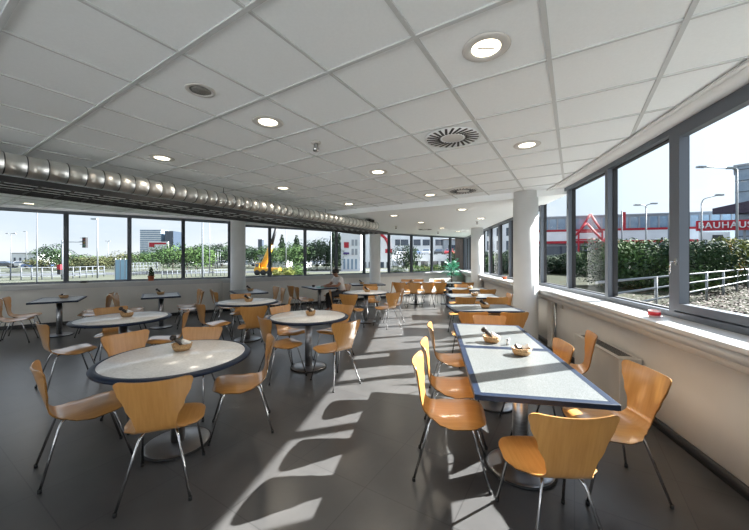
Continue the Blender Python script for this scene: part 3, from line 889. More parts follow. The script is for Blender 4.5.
# things on the man's table
q = Vector((-1.62, 9.42, 0)) + U * .02 - NW * .1
mb = MB(); mb.box((0, 0, .006), (.28, .2, .012)); o = mb.build('folder', mat('teal_folder', (.05, .38, .30), .5), None, (q.x, q.y, TZ + .0005), R(30)); tag(o, 'green folder lying on the table before the seated man', 'folder')
q = Vector((-1.62, 9.42, 0)) - U * .1 + NW * .2
mb = MB(); mb.lathe([(0, 0), (.04, 0), (.05, .05), (.045, .05), (.035, .008), (0, .008)], (0, 0, .0005), 16); t = thing('dark_bowl', 'small dark bowl on the table of the seated man', 'bowl', (q.x, q.y, TZ)); mb.build('bowl', M_PEPPER, t)

# ------------------------------------------------------------------ the man
def skin(name, verts, edges, m, parent=None, levels=2):
    me = bpy.data.meshes.new(name); me.from_pydata([v[:3] for v in verts], edges, []); 
    o = bpy.data.objects.new(name, me); C.objects.link(o)
    md = o.modifiers.new('s', 'SKIN'); md.use_smooth_shade = True
    for i, v in enumerate(verts):
        rv = v[3] if isinstance(v[3], tuple) else (v[3], v[3]); me.skin_vertices[0].data[i].radius = rv; me.skin_vertices[0].data[i].use_root = (i == 0)
    sb = o.modifiers.new('u', 'SUBSURF'); sb.levels = levels; sb.render_levels = levels
    dg = bpy.context.evaluated_depsgraph_get(); m2 = bpy.data.meshes.new_from_object(o.evaluated_get(dg))
    o.modifiers.clear(); o.data = m2; m2.materials.clear(); m2.materials.append(m)
    for p_ in m2.polygons: p_.use_smooth = True
    if parent: o.parent = parent
    return o
t = thing('person', 'seated man in a white shirt leaning over the table with dark trousers', 'person', (PC.x, PC.y, 0), -R(PU + 180))
V = []; E_ = []
def v(x, y, z, r, frm=None):
    V.append((x, y, z, r)); i = len(V) - 1
    if frm is not None: E_.append((frm, i))
    return i
pel = v(0, -.07, .56, (.13, .10)); wa = v(0, -.05, .68, (.12, .09), pel); ch = v(0, .03, .86, (.145, .10), wa); up = v(0, .08, .98, (.10, .08), ch)
nk = v(0, .125, 1.055, .052, up); hd0 = v(0, .165, 1.11, .068, nk); hd = v(0, .18, 1.175, (.078, .092), hd0); hd2 = v(0, .175, 1.235, .06, hd)
for s_ in (-1, 1):
    sh = v(s_ * .185, .07, .965, .062, up); el = v(s_ * .27, .21, .80, .042, sh); fx = .10 if s_ < 0 else .16
    wr = v(s_ * fx, .41, .785, .028, el); pm = v(s_ * (fx - .02), .47, .778, (.036, .02), wr)
    for q in range(4):
        b0 = v(s_ * (fx - .045 + .02 * q), .515, .778, .010, pm); b1 = v(s_ * (fx - .045 + .02 * q), .545 + .006 * (1 - abs(q - 1.4)), .772, .0085, b0); v(s_ * (fx - .045 + .02 * q), .565 + .01 * (1 - abs(q - 1.4)), .758, .007, b1)
    th = v(s_ * (fx - .06), .455, .772, .011, pm); v(s_ * (fx - .075), .49, .762, .009, th)
    hp = v(s_ * .10, -.03, .535, .088, pel); kn = v(s_ * .13, .36, .525, .062, hp); an = v(s_ * .13, .33, .10, .04, kn); v(s_ * .14, .45, .045, .038, an)
skin('body', V, E_, M_SKIN, t)
mb = MB(); mb.lathe([(0, -.02), (.016, -.012), (.011, .014), (0, .02)], (0, .275, 1.165), 8); mb.build('nose', M_SKIN, t)
for s_ in (-1, 1):
    mb = MB(); mb.lathe([(0, -.03), (.014, -.01), (.016, .012), (0, .028)], (s_ * .083, .175, 1.165), 8, sx=.5); mb.build('ear', M_SKIN, t)
    mb = MB(); mb.lathe([(0, -.009), (.009, 0), (0, .009)], (s_ * .032, .262, 1.19), 8); mb.build('eye', M_HAIR, t)
mb = MB(); mb.box((0, .262, 1.118), (.045, .01, .009)); mb.build('mouth', mat('lips', (.2, .07, .05), .5), t)
mb = MB(); mb.lathe([(.088, -.045), (.099, .0), (.092, .05), (.06, .085), (0, .1)], (0, .155, 1.195), 20, sy=1.08); mb.build('hair', M_HAIR, t)
V = []; E_ = []
pel = v(0, -.07, .56, (.145, .118)); wa = v(0, -.055, .68, (.137, .108), pel); ch = v(0, .025, .86, (.162, .118), wa); up = v(0, .078, .985, (.115, .092), ch); v(0, .105, 1.03, .064, up)
for s_ in (-1, 1):
    sh = v(s_ * .188, .07, .968, .075, up); v(s_ * .245, .165, .855, .062, sh)
skin('shirt', V, E_, M_SHIRT, t)
V = []; E_ = []
pel = v(0, -.065, .55, (.142, .11))
for s_ in (-1, 1):
    hp = v(s_ * .10, -.02, .535, .098, pel); kn = v(s_ * .13, .365, .53, .074, hp); md_ = v(s_ * .13, .35, .3, .064, kn); v(s_ * .13, .335, .11, .056, md_)
skin('trousers', V, E_, M_TROUS, t)
for s_ in (-1, 1):
    mb = MB(); mb.lathe([(0, .0), (.042, .0), (.048, .02), (.04, .06), (0, .085)], (0, 0, 0), 16, sy=2.6); mb.build('shoe', M_SHOE, t, (s_ * .135, .40, 0))

# ================================================================== outdoors
ZG = -.20
def gz(px, py, Y): return H + (CY - py) * Y / FPX
M_ASPH = noisy('asphalt', (.045, .05, .06), (.065, .07, .08), .8, .85)
M_GROUND = noisy('dry_verge', (.026, .034, .018), (.060, .064, .044), .35, .95, lo=.3, hi=.7)
M_GRASS = noisy('lawn_grass', (.014, .018, .009), (.03, .031, .017), .9, .95, spec=.1, lo=.3, hi=.7)
M_LEAFL = noisy('fallen_leaf', (.028, .015, .01), (.085, .05, .04), 8, .8)
M_WHITEW = noisy('white_render', (.60, .61, .63), (.68, .69, .71), .4, .7)
M_GREYW = mat('grey_render', (.26, .28, .31), .7)
M_REDP = mat('red_paint', (.36, .022, .035), .6, spec=.2)
M_DGLASS = mat('dark_glazing', (.035, .05, .075), .12, spec=.8)
M_BGLASS = noisy('blue_glazing', (.15, .22, .30), (.24, .32, .40), .6, .15, spec=.8)
M_GALV = mat('galvanised_post', (.17, .185, .20), .6, .2)
M_WPOST = mat('white_post', (.12, .135, .155), .6, spec=.3)
M_YEL = mat('crane_yellow', (.62, .30, .02), .45)
M_BLACK = mat('matt_black', (.015, .015, .018), .6)
M_TYRE = mat('tyre', (.02, .02, .02), .8)
M_BRICK = noisy('brown_cladding', (.06, .035, .025), (.10, .06, .045), 2, .8)
M_TEAL = mat('teal_glass_panel', (.2, .34, .45), .2)

g = MB(); g.prism([(-260, -60), (300, -60), (300, 420), (-260, 420)], ZG - .3, ZG)
struct('ground', g, M_GROUND)
g = MB(); pts = [(-90, 14), (-6, 46), (40, 64), (40, 70), (-6, 53), (-90, 24)]
g.prism(pts, ZG, ZG + .02); struct('road', g, M_ASPH)
# raised lawn outside the curved wall
pts = [(W(y) + .18, y) for y in [YN + 19.6 * k / 30 for k in range(31)]] + [(19.0, 62), (150, 62), (150, YN)]
g = MB(); g.prism(list(reversed(pts)), ZG, .30); struct('lawn', g, M_GRASS)
# ground added to bounce sunlight onto the ceiling: facade strip and unseen rear yard
ys_ = [YN + 19.6 * k / 30 for k in range(31)]
pts = [(W(y) + .19, y) for y in ys_] + [(W(y) + 1.5, y) for y in reversed(ys_)]
g = MB()
for k in range(30):
    a, b, c, d = pts[k], pts[k + 1], pts[60 - k], pts[61 - k]
    g.add([(a[0], a[1], .305), (d[0], d[1], .305), (c[0], c[1], .305), (b[0], b[1], .305)], [(0, 1, 2, 3)])
struct('added_bounce_strip', g, noisy('bounce_gravel', (.08, .08, .078), (.16, .16, .155), 30, .9))  # added reflector strip, throws light up through the curved windows
g = MB(); g.prism([(-34, -40), (3, -40), (0.6, YN - .3), (XL - .4, YN - .3), (XL - .4, 3.2), (-34, -8)], ZG, -.13); struct('added_bounce_yard', g, noisy('bounce_concrete', (.66, .66, .65), (.76, .76, .75), 1, .9))  # unseen pale yard, added to send light in through the open back
# car park apron in front of the store
g = MB(); g.prism([(14.5, 30), (110, 24), (110, 52), (19.0, 58)], .30, .32); struct('pavement', g, M_ASPH)

# fallen leaves along the railing
mb = MB()
for k in range(9000):
    f = rnd.random(); a = Vector((3.6, 3.6, 0)).lerp(Vector((19, 14.4, 0)), f * f); p = a + Vector((-.57, .82, 0)) * rnd.gauss(.6, 1.2)
    if p.x < W(min(15, max(-3, p.y))) + .5: continue
    r0 = rnd.uniform(.025, .05); rot = Matrix.Rotation(rnd.random() * 6.28, 3, 'Z') @ Matrix.Rotation(rnd.uniform(-.7, .7), 3, 'X')
    c = Vector((p.x, p.y, .305 + rnd.random() * .06))
    mb.add([c + rot @ Vector(q) for q in ((-r0, 0, 0), (0, -r0 * .7, .005), (r0, 0, 0), (0, r0 * .7, .005))], [(0, 1, 2, 3)])
o = mb.build('fallen_leaves', M_LEAFL); tag(o, 'brown fallen leaves scattered on the ground by the railing', 'leaves', None, 'stuff')

# railing with three pipes
t = thing('metal_railing', 'grey three-pipe railing in front of the shrubs outside', 'railing', (0, 0, 0))
ra, rb = Vector((3.85, 5.55, 0)), Vector((26, 20.3, 0))
for zz in (1.15, .91, .66):
    mb = MB(); mb.tube([(ra.x, ra.y, zz), (rb.x, rb.y, zz)], .024, 8); mb.build('rail', M_GALV, t)
for k in range(12):
    p = ra.lerp(rb, (k + .35) / 12); mb = MB(); mb.tube([(p.x, p.y, .25), (p.x, p.y, 1.16)], .03, 8); mb.build('post', M_GALV, t)

# foliage meshes ----------------------------------------------------
FOL = {}
def foliage_mesh(kind, n, leaf, seed):
    key = (kind, n, leaf, seed)
    if key in FOL: return FOL[key]
    rr_ = random.Random(seed); mb = MB()
    blobs = []
    if kind == 'round':
        blobs = [(Vector((rr_.gauss(0, .22), rr_.gauss(0, .22), rr_.uniform(.35, .78))), rr_.uniform(.2, .34)) for _ in range(11)]
    elif kind == 'shrub':
        blobs = [(Vector((rr_.uniform(-.36, .36), rr_.uniform(-.3, .3), rr_.uniform(.12, .68))), rr_.uniform(.17, .3)) for _ in range(14)]
    for k in range(n):
        if kind == 'cone':
            f = rr_.random() ** .6; z = 1 - f; r0 = .03 + .30 * f * (0.8 + .2 * math.sin(z * 40)); a = rr_.random() * 6.28; q = r0 * math.sqrt(rr_.random()) if rr_.random() < .3 else r0
            c = Vector((q * math.cos(a), q * math.sin(a), .06 + .94 * z)); nrm_ = Vector((math.cos(a), math.sin(a), -.2))
        else:
            b, r0 = rr_.choice(blobs); dv = Vector((rr_.gauss(0, 1), rr_.gauss(0, 1), rr_.gauss(0, 1))).normalized(); c = b + dv * r0 * rr_.uniform(.75, 1.02); nrm_ = dv
            if c.z < .02: c.z = .02 + rr_.random() * .05
        q = (nrm_ + Vector((rr_.gauss(0, .5), rr_.gauss(0, .5), rr_.gauss(0, .5)))).normalized()
        u_ = q.orthogonal().normalized(); w_ = q.cross(u_); a = rr_.random() * 6.28
        u2 = u_ * math.cos(a) + w_ * math.sin(a); w2 = q.cross(u2); l = leaf * rr_.uniform(.6, 1.3)
        mb.add([c - u2 * l, c - w2 * l * .5, c + u2 * l, c + w2 * l * .5], [(0, 1, 2, 3)])
    o = mb.build('foliage', M_LEAFM); me = o.data; bpy.data.objects.remove(o)
    FOL[key] = me
    return me
TM = {}
def trunk_mesh():
    if 't' in TM: return TM['t']
    mb = MB(); mb.tube([(0, 0, -.02), (.01, 0, .25), (0, .01, .6)], .028, 7, r1=.012); mb.tube([(.005, 0, .3), (.12, .05, .55)], .014, 6, r1=.006); mb.tube([(.005, 0, .35), (-.1, -.06, .6)], .012, 6, r1=.005)
    o = mb.build('trunk', M_BARK); TM['t'] = o.data; bpy.data.objects.remove(o)
    return TM['t']
TV = {}
def plant(name, px, Y, h, w, kind, m, label, group, n=2200, leaf=.03, z=ZG, seed=1, X=None):
    x = ray(px, Y) if X is None else X
    t = thing(name, label, 'tree' if 'tree' in name or 'conifer' in name else 'bush', (x, Y, z), rnd.random() * 6, group)
    me = foliage_mesh(kind, n, leaf, seed)
    key = (me.name, m.name)
    if key not in TV:
        m2 = me.copy(); m2.materials.clear(); m2.materials.append(m); TV[key] = m2
    f = bpy.data.objects.new('foliage', TV[key]); C.objects.link(f); f.parent = t; f.scale = (w, w, h)
    k = bpy.data.objects.new('trunk' if kind != 'shrub' else 'stem', trunk_mesh()); C.objects.link(k); k.parent = t; k.scale = (h * .6, h * .6, h)
    return t
GT = 'trees beyond the long window wall'; GB = 'shrubs behind the railing'
# trees, long wall side
plant('broadleaf_tree', 58, 50, 4.3, 5.2, 'round', M_LEAFD, 'dark leafy tree beside the traffic light post', GT, seed=2)
for k, (px, Y, h, w, m, lab) in enumerate(((48, 58, 2.6, 6, M_LEAFO, 'olive bush behind the fence at the red signal'), (70, 56, 3.1, 6, M_LEAFD, 'dark bush just past the first mullion'), (80, 52, 2.7, 6, M_LEAFO, 'olive bush under the traffic light head'),
        (92, 58, 3.1, 6, M_LEAFM, 'green bush behind the tall lamp post'), (103, 50, 2.6, 6, M_LEAFO, 'olive bush behind the slim lamp post'), (113, 60, 3.0, 6, M_LEAFO, 'olive bush beside the glass shelter'))):
    plant('roadside_bush', px, Y, h, w, 'shrub', m, lab, GT, seed=3 + k % 3)
for k, (px, Y, h, w, m, lab) in enumerate(((134, 70, 3.8, 7, M_LEAFO, 'hazy tree under the tower block'), (146, 60, 3.2, 5, M_LEAFM, 'low green tree under the billboard'), (163, 48, 3.4, 5, M_LEAFM, 'green tree between the billboard posts'), (173, 44, 3.6, 5, M_LEAFD, 'dark green tree beyond the billboard'),
        (187, 42, 4.0, 5.2, M_LEAFM, 'bright green tree beside the white mast'), (196, 47, 3.9, 5, M_LEAFM, 'green tree just before the white mast'), (211, 72, 5.0, 8, M_LEAFD, 'dark tree between mast and slim pole'), (222, 76, 5.6, 9, M_LEAFD, 'dark broad tree behind the small lamp posts'), (229, 66, 4.4, 7, M_LEAFD, 'dark tree beside the wall column'),
        (249, 75, 5.0, 8, M_LEAFD, 'dark tree past the wall column'), (257, 70, 4.8, 7, M_LEAFD, 'dark tree left behind the yellow crane'), (291, 46, 4.0, 5, M_LEAFM, 'fresh green tree under the two conifers'), (299, 50, 4.1, 5, M_LEAFM, 'fresh green tree beside the next mullion'), (272, 62, 4.4, 6, M_LEAFM, 'green tree behind the crane boom'),
        (309, 55, 5.0, 7, M_LEAFD, 'tall dark tree right of the mullion'), (317, 50, 4.9, 6, M_LEAFD, 'tallest broad tree before the white building'), (326, 50, 4.4, 5, M_LEAFD, 'dark tree beside the pale pylon'))):
    plant('broadleaf_tree', px, Y, h, w, 'round', m, lab, GT, seed=2 + k % 4)
for px, Y, h, w, lab in ((282, 85, 8.4, 6.5, 'pointed conifer above the white shed'), (296.5, 85, 8.2, 7.5, 'second pointed conifer near the mullion'), (333, 60, 7.2, 6, 'dark conifer beside the white building'), (339, 66, 7.2, 6, 'dark conifer partly behind the white building')):
    plant('conifer_tree', px, Y, h, w, 'cone', M_LEAFD, lab, GT, seed=5, n=1800)
for px, Y, h, w, m, lab in ((284, 21, 1.5, 1.8, M_LEAFY, 'yellow-green bush close outside the long wall'), (297, 23, 1.6, 2.2, M_LEAFM, 'green bush beside the yellow-green one')):
    plant('garden_bush', px, Y, h, w, 'shrub', m, lab, 'bushes close outside', seed=4)
plant('broadleaf_tree', 409, 38, 3.6, 3.6, 'round', M_LEAFD, 'slim dark tree in front of the car park', GT, seed=3)
for px, Y, h, w, m, lab in ((397, 32, 1.2, 2, M_LEAFD, 'dark bush at the foot of the slim tree'), (419, 32, 1.45, 2.6, M_LEAFM, 'green bush before the car park columns'), (427, 33, 1.3, 2.4, M_LEAFY, 'yellow-green bush before the car park'), (438, 32, 1.5, 2.4, M_LEAFM, 'green bush near the far mullion')):
    plant('garden_bush', px, Y, h, w, 'shrub', m, lab, 'bushes before the car park', seed=5)
plant('broadleaf_tree', 459, 30, 2.9, 2.8, 'round', M_LEAFM, 'green tree behind the palm', GT, seed=4)
# beyond the curved wall
for k, (px, Y, h, w, m, lab) in enumerate(((487, 34, 2.6, 4, M_LEAFD, 'dark bush seen past the far column'), (497, 30, 2.3, 3.5, M_LEAFM, 'green bush between the far mullions'), (508, 28, 2.6, 3.5, M_LEAFD, 'dark bush just beside the thick column'), (549, 29, 2.0, 4.4, M_LEAFD, 'low dark shrub beyond the thick column'), (560, 30, 2.2, 4.6, M_LEAFD, 'low dark shrub in the first pane past the column'),
        (576, 29, 2.3, 4.6, M_LEAFM, 'rounded green shrub under the red gables'), (590, 27, 2.3, 4.4, M_LEAFD, 'rounded dark shrub under the red gables'), (604, 24, 2.3, 4.0, M_LEAFM, 'green shrub close to the second mullion'),
        (620, 14.5, 2.6, 2.9, M_LEAFD, 'dense shrub under the red banner pole'), (637, 14, 2.6, 2.8, M_LEAFM, 'dense green shrub under the double lamp'), (655, 13.4, 2.5, 2.8, M_LEAFD, 'dense dark shrub left of the sash handle'), (671, 13, 2.4, 2.6, M_LEAFM, 'green shrub hidden half behind the sash'),
        (694, 12.8, 2.4, 2.4, M_LEAFD, 'dark shrub inside the opening pane'), (711, 14.2, 2.65, 2.6, M_LEAFY, 'yellowish shrub inside the opening pane'), (731, 16.5, 2.65, 3.2, M_LEAFD, 'dark shrub behind the railing post'), (752, 19.5, 2.9, 3.6, M_LEAFD, 'dark shrub at the edge of the picture'))):
    plant('garden_shrub', px, Y, h, w, 'shrub', m, lab, GB, z=.28, seed=6 + k % 3, n=5200, leaf=.026)

# buildings -----------------------------------------------------------
def building(name, label, p0, p1, depth, z0, z1, m, cat='building', roof=None):
    """facade from p0 to p1 (plan), body behind; returns root and a placing function."""
    a = Vector((p0[0], p0[1], 0)); b = Vector((p1[0], p1[1], 0)); d = b - a; L = d.length
    t = thing(name, label, cat, tuple(a), math.atan2(d.y, d.x))
    mb = MB(); mb.box((L / 2, depth / 2, (z0 + z1) / 2), (L, depth, z1 - z0)); mb.build('wall', m, t)
    mb = MB(); mb.box((L / 2, depth / 2, z1 + .12), (L + .3, depth + .3, .24)); mb.build('roof', roof or M_GREYW, t)
    def add(nm, x0, x1, za, zb, m, out=.06, parent=None):
        mb = MB(); mb.box(((x0 + x1) / 2, -out / 2, (za + zb) / 2), (x1 - x0, out, zb - za)); return mb.build(nm, m, parent or t)
    return t, add, L
def P(px, Y): return (ray(px, Y), Y)
# glass tower
t, add, L = building('tower_block', 'blue glass tower block above the trees', P(140, 300), P(161, 300), 22, ZG, gz(0, 230, 300), M_BGLASS)
for k in range(11):
    z = gz(0, 231.5 + 1.9 * k, 300); add('floor_band', 0, L, z - .5, z + .1, M_WHITEW, .3)
mb = MB(); mb.box((L + 8.2, 9, gz(0, 243, 300) / 1), (9, 18, 1)); 
x0, x1 = L + 3.5, L + 11.5
mb = MB(); mb.box(((x0 + x1) / 2, 9, gz(0, 231, 300) / 2), (x1 - x0, 18, gz(0, 231, 300))); mb.build('side_tower', M_DGLASS, t)
# billboard
t = thing('billboard', 'white roadside billboard with red bars on two posts', 'billboard', (ray(148.5, 62), 62, 0))
Lb = 20 * 62 / FPX; za, zb = gz(0, 252, 62), gz(0, 241.7, 62)
mb = MB(); mb.box((Lb / 2, 0, (za + zb) / 2), (Lb, .2, zb - za)); pn = mb.build('board', M_WHITEW, t)
for x0, x1, y0, y1, m in ((.05, .9, 242.6, 244.4, M_REDP), (.05, .32, 244.4, 247, M_REDP), (.12, .8, 249.6, 250.5, M_BLACK)):
    mb = MB(); mb.box((Lb * (x0 + x1) / 2, -.12, gz(0, (y0 + y1) / 2, 62)), (Lb * (x1 - x0), .05, (y1 - y0) * 62 / FPX)); mb.build('printed_bar', m, pn)
for f in (.38, .95):
    mb = MB(); mb.tube([(Lb * f, .1, ZG), (Lb * f, .1, za + .1)], .12, 8); mb.build('post', M_WPOST, t)
# white hall far away
t, add, L = building('warehouse', 'long white hall on the horizon beside the lamp posts', P(11, 110), P(37, 110), 12, ZG, gz(0, 253.5, 110), M_WHITEW)
for k in range(4): add('window', L * (.1 + .22 * k), L * (.18 + .22 * k), 1.0, 2.2, M_DGLASS)
# little pale sheds
t, add, L = building('site_office', 'white two-storey shed behind the yellow crane', P(258, 62), P(286, 62), 5, ZG, gz(0, 256, 62), M_WHITEW)
for k in range(4): add('window', L * (.1 + .22 * k), L * (.22 + .22 * k), .9, 1.7, M_BGLASS)
t, add, L = building('small_tower', 'narrow dark tower far behind the crane', P(258, 260), P(262, 260), 4, ZG, gz(0, 239.5, 260), M_DGLASS)
t, add, L = building('low_hall', 'low pale hall at the foot of the conifers', P(288, 70), P(306, 70), 6, ZG, gz(0, 263, 70), M_WHITEW)
add('window', L * .2, L * .8, .3, .9, M_DGLASS)
t, add, L = building('far_house', 'pale house far behind the parked cars', P(206, 95), P(231, 95), 8, ZG, gz(0, 262.5, 95), M_WHITEW)
for k in range(3): add('window', L * (.12 + .3 * k), L * (.25 + .3 * k), .1, .8, M_DGLASS)
# white building with red sign
t, add, L = building('office_building', 'tall white building with a red square sign on its face', P(341, 49), P(360.5, 49), 10, ZG, gz(0, 226, 50), M_WHITEW)
s_ = add('sign', L * .16, L * .40, gz(0, 248, 50), gz(0, 242.5, 50), M_REDP, .12)
add('lettering_bar', L * .12, L * .42, gz(0, 254.5, 50), gz(0, 252.5, 50), mat('violet_sign', (.06, .03, .16), .5), .1)
for zz in ((240, 246), (249, 255)):
    for k in range(2): add('window', L * (.54 + .18 * k), L * (.66 + .18 * k), gz(0, zz[1], 50), gz(0, zz[0], 50), M_GREYW)
for k in range(4): add('window', L * (.12 + .2 * k), L * (.22 + .2 * k), gz(0, 269, 50), gz(0, 259, 50), M_BGLASS)
# shop with red arch
t, add, L = building('shop_building', 'white shop with a red arch mark and red panel', P(361, 66), P(392, 66), 10, ZG, gz(0, 229, 66), M_WHITEW)
mb = MB(); c0 = Vector((ray(379, 66) - ray(361, 66), -.12, gz(0, 250, 66)))
rr0 = 10.5 * 66 / FPX
pts = [c0 + Vector((rr0 * .95 * math.cos(a), 0, rr0 * 1.45 * math.sin(a))) for a in [R(5 + 85 * k / 10) for k in range(11)]]
mb.tube(pts, .28, 8); mb.build('red_arch', M_REDP, t)
add('red_panel', L * .78, L * 1.0, gz(0, 253, 66), gz(0, 249, 66), M_REDP, .15)
for k in range(5): add('window', L * (.06 + .19 * k), L * (.17 + .19 * k), gz(0, 270, 66), gz(0, 262, 66), M_DGLASS)
# car park deck
zd = gz(0, 256, 72)
a = P(388, 72); b = P(468, 66)
d = Vector((b[0] - a[0], b[1] - a[1], 0)); L = d.length
t = thing('parking_deck', 'white two-level car park deck beyond the far windows', 'car park', (a[0], a[1], 0), math.atan2(d.y, d.x))
zp = gz(0, 254.6, 70); zb_ = gz(0, 261, 70)
mb = MB(); mb.box((L / 2, 7, 2.345), (L, 14, .3)); mb.build('deck_slab', M_GREYW, t)
mb = MB(); mb.box((L / 2, -.1, (zp + zb_) / 2), (L, .25, zp - zb_)); mb.build('parapet', M_WHITEW, t)
for k in range(8):
    mb = MB(); mb.box((L * (k + .3) / 8, .3, (zb_ + ZG) / 2), (.5, .5, zb_ - ZG)); mb.build('column', M_WHITEW, t)
mb = MB(); mb.box((L / 2, 13, (zb_ + ZG) / 2), (L, .3, zb_ - ZG)); mb.build('rear_wall', M_DGLASS, t)
DK = (Vector((a[0], a[1], 0)), d.normalized())
# building behind the deck
t, add, L = building('office_block', 'white office block with dark window bands behind the car park', P(392, 92), P(443, 92), 10, ZG, gz(0, 228, 92), M_WHITEW)
for x0, x1 in ((.06, .16), (.17, .32), (.42, .56), (.6, .74), (.85, .99)):
    add('window', L * x0, L * x1, gz(0, 245.5, 92), gz(0, 239.5, 92), M_DGLASS)
t, add, L = building('neighbour_house', 'pale house with brown eaves beside the dark wing', P(444, 90), P(472, 90), 8, ZG, gz(0, 240, 90), M_GREYW, roof=M_BRICK)
for k in range(2): add('window', L * (.15 + .4 * k), L * (.4 + .4 * k), gz(0, 250, 90), gz(0, 245, 90), M_DGLASS)
t, add, L = building('dark_wing', 'dark brown building edge just outside the far corner', P(463.5, 24), P(472, 24), 2.5, ZG, gz(0, 236, 24), M_BRICK)
add('window', L * .5, L * .8, .6, 1.8, M_DGLASS)
# white house past the far column
t, add, L = building('white_house', 'white house between the far mullions', P(484, 58), P(516, 56), 10, ZG, gz(0, 222, 57), M_WHITEW)
for zz in ((228, 236), (241, 250)):
    for k in range(3): add('window', L * (.1 + .3 * k), L * (.28 + .3 * k), gz(0, zz[1], 57), gz(0, zz[0], 57), M_DGLASS)

# the store with the red gables ---------------------------------------
pA, pB = P(528, 60), P(737, 51.5)
t, add, L = building('hardware_store', 'long store with white and red bands and a glazed upper floor', pA, pB, 18, .1, 9.2, M_GREYW)
dirS = (Vector((pB[0], pB[1], 0)) - Vector((pA[0], pA[1], 0))).normalized()
add('glazing', 0, L, 7.0, 8.9, M_BGLASS, .1)
add('white_band', 0, L, 4.9, 6.6, M_WHITEW, .4)
add('red_band', 0, L, 6.6, 6.95, M_REDP, .45)
add('red_band', 0, L, 4.45, 4.9, M_REDP, .45)
add('shop_window', 0, L, .6, 4.0, M_DGLASS, .08)
for k in range(22): add('mullion', L * (k + .5) / 22 - .12, L * (k + .5) / 22 + .12, 7.0, 8.9, M_GREYW, .2)
def gable(x, w, z0, z1, label, off):
    c = Vector((pA[0], pA[1], 0)) + dirS * x + Vector((dirS.y, -dirS.x, 0)) * off
    g_ = thing('red_gable_frame', label, 'gable frame', (c.x, c.y, .15), math.atan2(dirS.y, dirS.x))
    for s_ in (-1, 1):
        mb = MB(); mb.tube([(s_ * w / 2, 0, 0), (s_ * w / 2, 0, z0)], .15, 6); mb.build('post', M_REDP, g_)
        mb = MB(); mb.tube([(s_ * w / 2, 0, z0 - .1), (0, 0, z1)], .19, 6); mb.build('rafter', M_REDP, g_)
    mb = MB(); mb.tube([(-w / 2, 0, z0), (w / 2, 0, z0)], .15, 6); mb.build('tie_beam', M_REDP, g_)
def sx_of(px):      # distance along the facade seen at column px
    k = (px - CX) / FPX
    return (k * pA[1] - pA[0]) / (dirS.x - k * dirS.y)
gable(sx_of(587), 3.6, 6.2, 9.3, 'taller red gable frame on the store front', 1.6)
gable(sx_of(580), 4.6, 4.8, 7.6, 'lower red gable frame beside the taller one', 3.2)
gable(sx_of(596), 3.6, 2.8, 5.0, 'small red gable frame at the store entrance', 4.4)
# sign board with the store's name
c = Vector((ray(696.5, 38), 38, 0)); wS = 43 * 38 / FPX
t = thing('store_sign', 'red sign board with white capital letters above the shrubs', 'sign', tuple(c), math.atan2(dirS.y, dirS.x))
z0, z1 = gz(0, 231, 38), gz(0, 221, 38)
mb = MB(); mb.box((wS / 2, 0, (z0 + z1) / 2), (wS, .25, z1 - z0)); bd = mb.build('board', M_REDP, t)
for f in (.1, .9):
    mb = MB(); mb.tube([(wS * f, .2, .1), (wS * f, .2, z1)], .12, 8); mb.build('post', M_GALV, t)
cu = bpy.data.curves.new('lettering', 'FONT'); cu.body = 'BAUHAUS'; cu.size = 1.45; cu.extrude = .04; cu.align_x = 'CENTER'; cu.align_y = 'CENTER'
cu.space_character = 1.12
to = bpy.data.objects.new('lettering', cu); C.objects.link(to)
bpy.context.view_layer.update()
me = bpy.data.meshes.new_from_object(to.evaluated_get(bpy.context.evaluated_depsgraph_get())); bpy.data.objects.remove(to)
me.materials.clear(); me.materials.append(M_WHITEW)
to = bpy.data.objects.new('lettering', me); C.objects.link(to); to.parent = bd
xs = [v_.co.x for v_ in me.vertices]; sc = wS * .96 / (max(xs) - min(xs)); to.scale = (sc, sc, 1)
to.location = (wS / 2, -.17, (z0 + z1) / 2); to.rotation_euler = (PI / 2, 0, 0)
c = Vector((ray(699, 37), 37, 0)); t = thing('advert_panel', 'white advert panel with a dark picture under the store sign', 'panel', tuple(c), math.atan2(dirS.y, dirS.x))
z0, z1 = gz(0, 242, 37), gz(0, 232.5, 37); wS = 24 * 37 / FPX
mb = MB(); mb.box((wS / 2, 0, (z0 + z1) / 2), (wS, .15, z1 - z0)); b_ = mb.build('board', M_WHITEW, t)
mb = MB(); mb.box((wS * .6, -.09, (z0 + z1) / 2 - .1), (wS * .34, .03, (z1 - z0) * .6)); mb.build('picture', M_BLACK, b_)
mb = MB(); mb.tube([(wS / 2, .15, .1), (wS / 2, .15, z0 + .1)], .1, 8); mb.build('post', M_GALV, t)
# blue glass building and its dark canopy
t, add, L = building('glass_office', 'tall blue glass building with a dark projecting canopy', P(735, 42), (60.5, 27), 6, .1, gz(0, 167, 42), M_BGLASS)
for k in range(9): add('floor_band', 0, L, 1.6 + 1.45 * k, 1.7 + 1.45 * k, M_DGLASS, .1)
mb = MB()
mb.add([(-2.0, -.1, 7.64), (14, -.1, 6.7), (14, -3, 6.7), (-2.0, -1.2, 7.64), (-2.0, -.1, 8.35), (14, -.1, 11.2), (14, -3, 11.2), (-2.0, -1.2, 8.35)],
       [(0, 1, 2, 3), (4, 7, 6, 5), (0, 4, 5, 1), (3, 2, 6, 7), (0, 3, 7, 4), (1, 5, 6, 2)])
mb.build('canopy', mat('dark_canopy', (.03, .02, .04), .6), t)

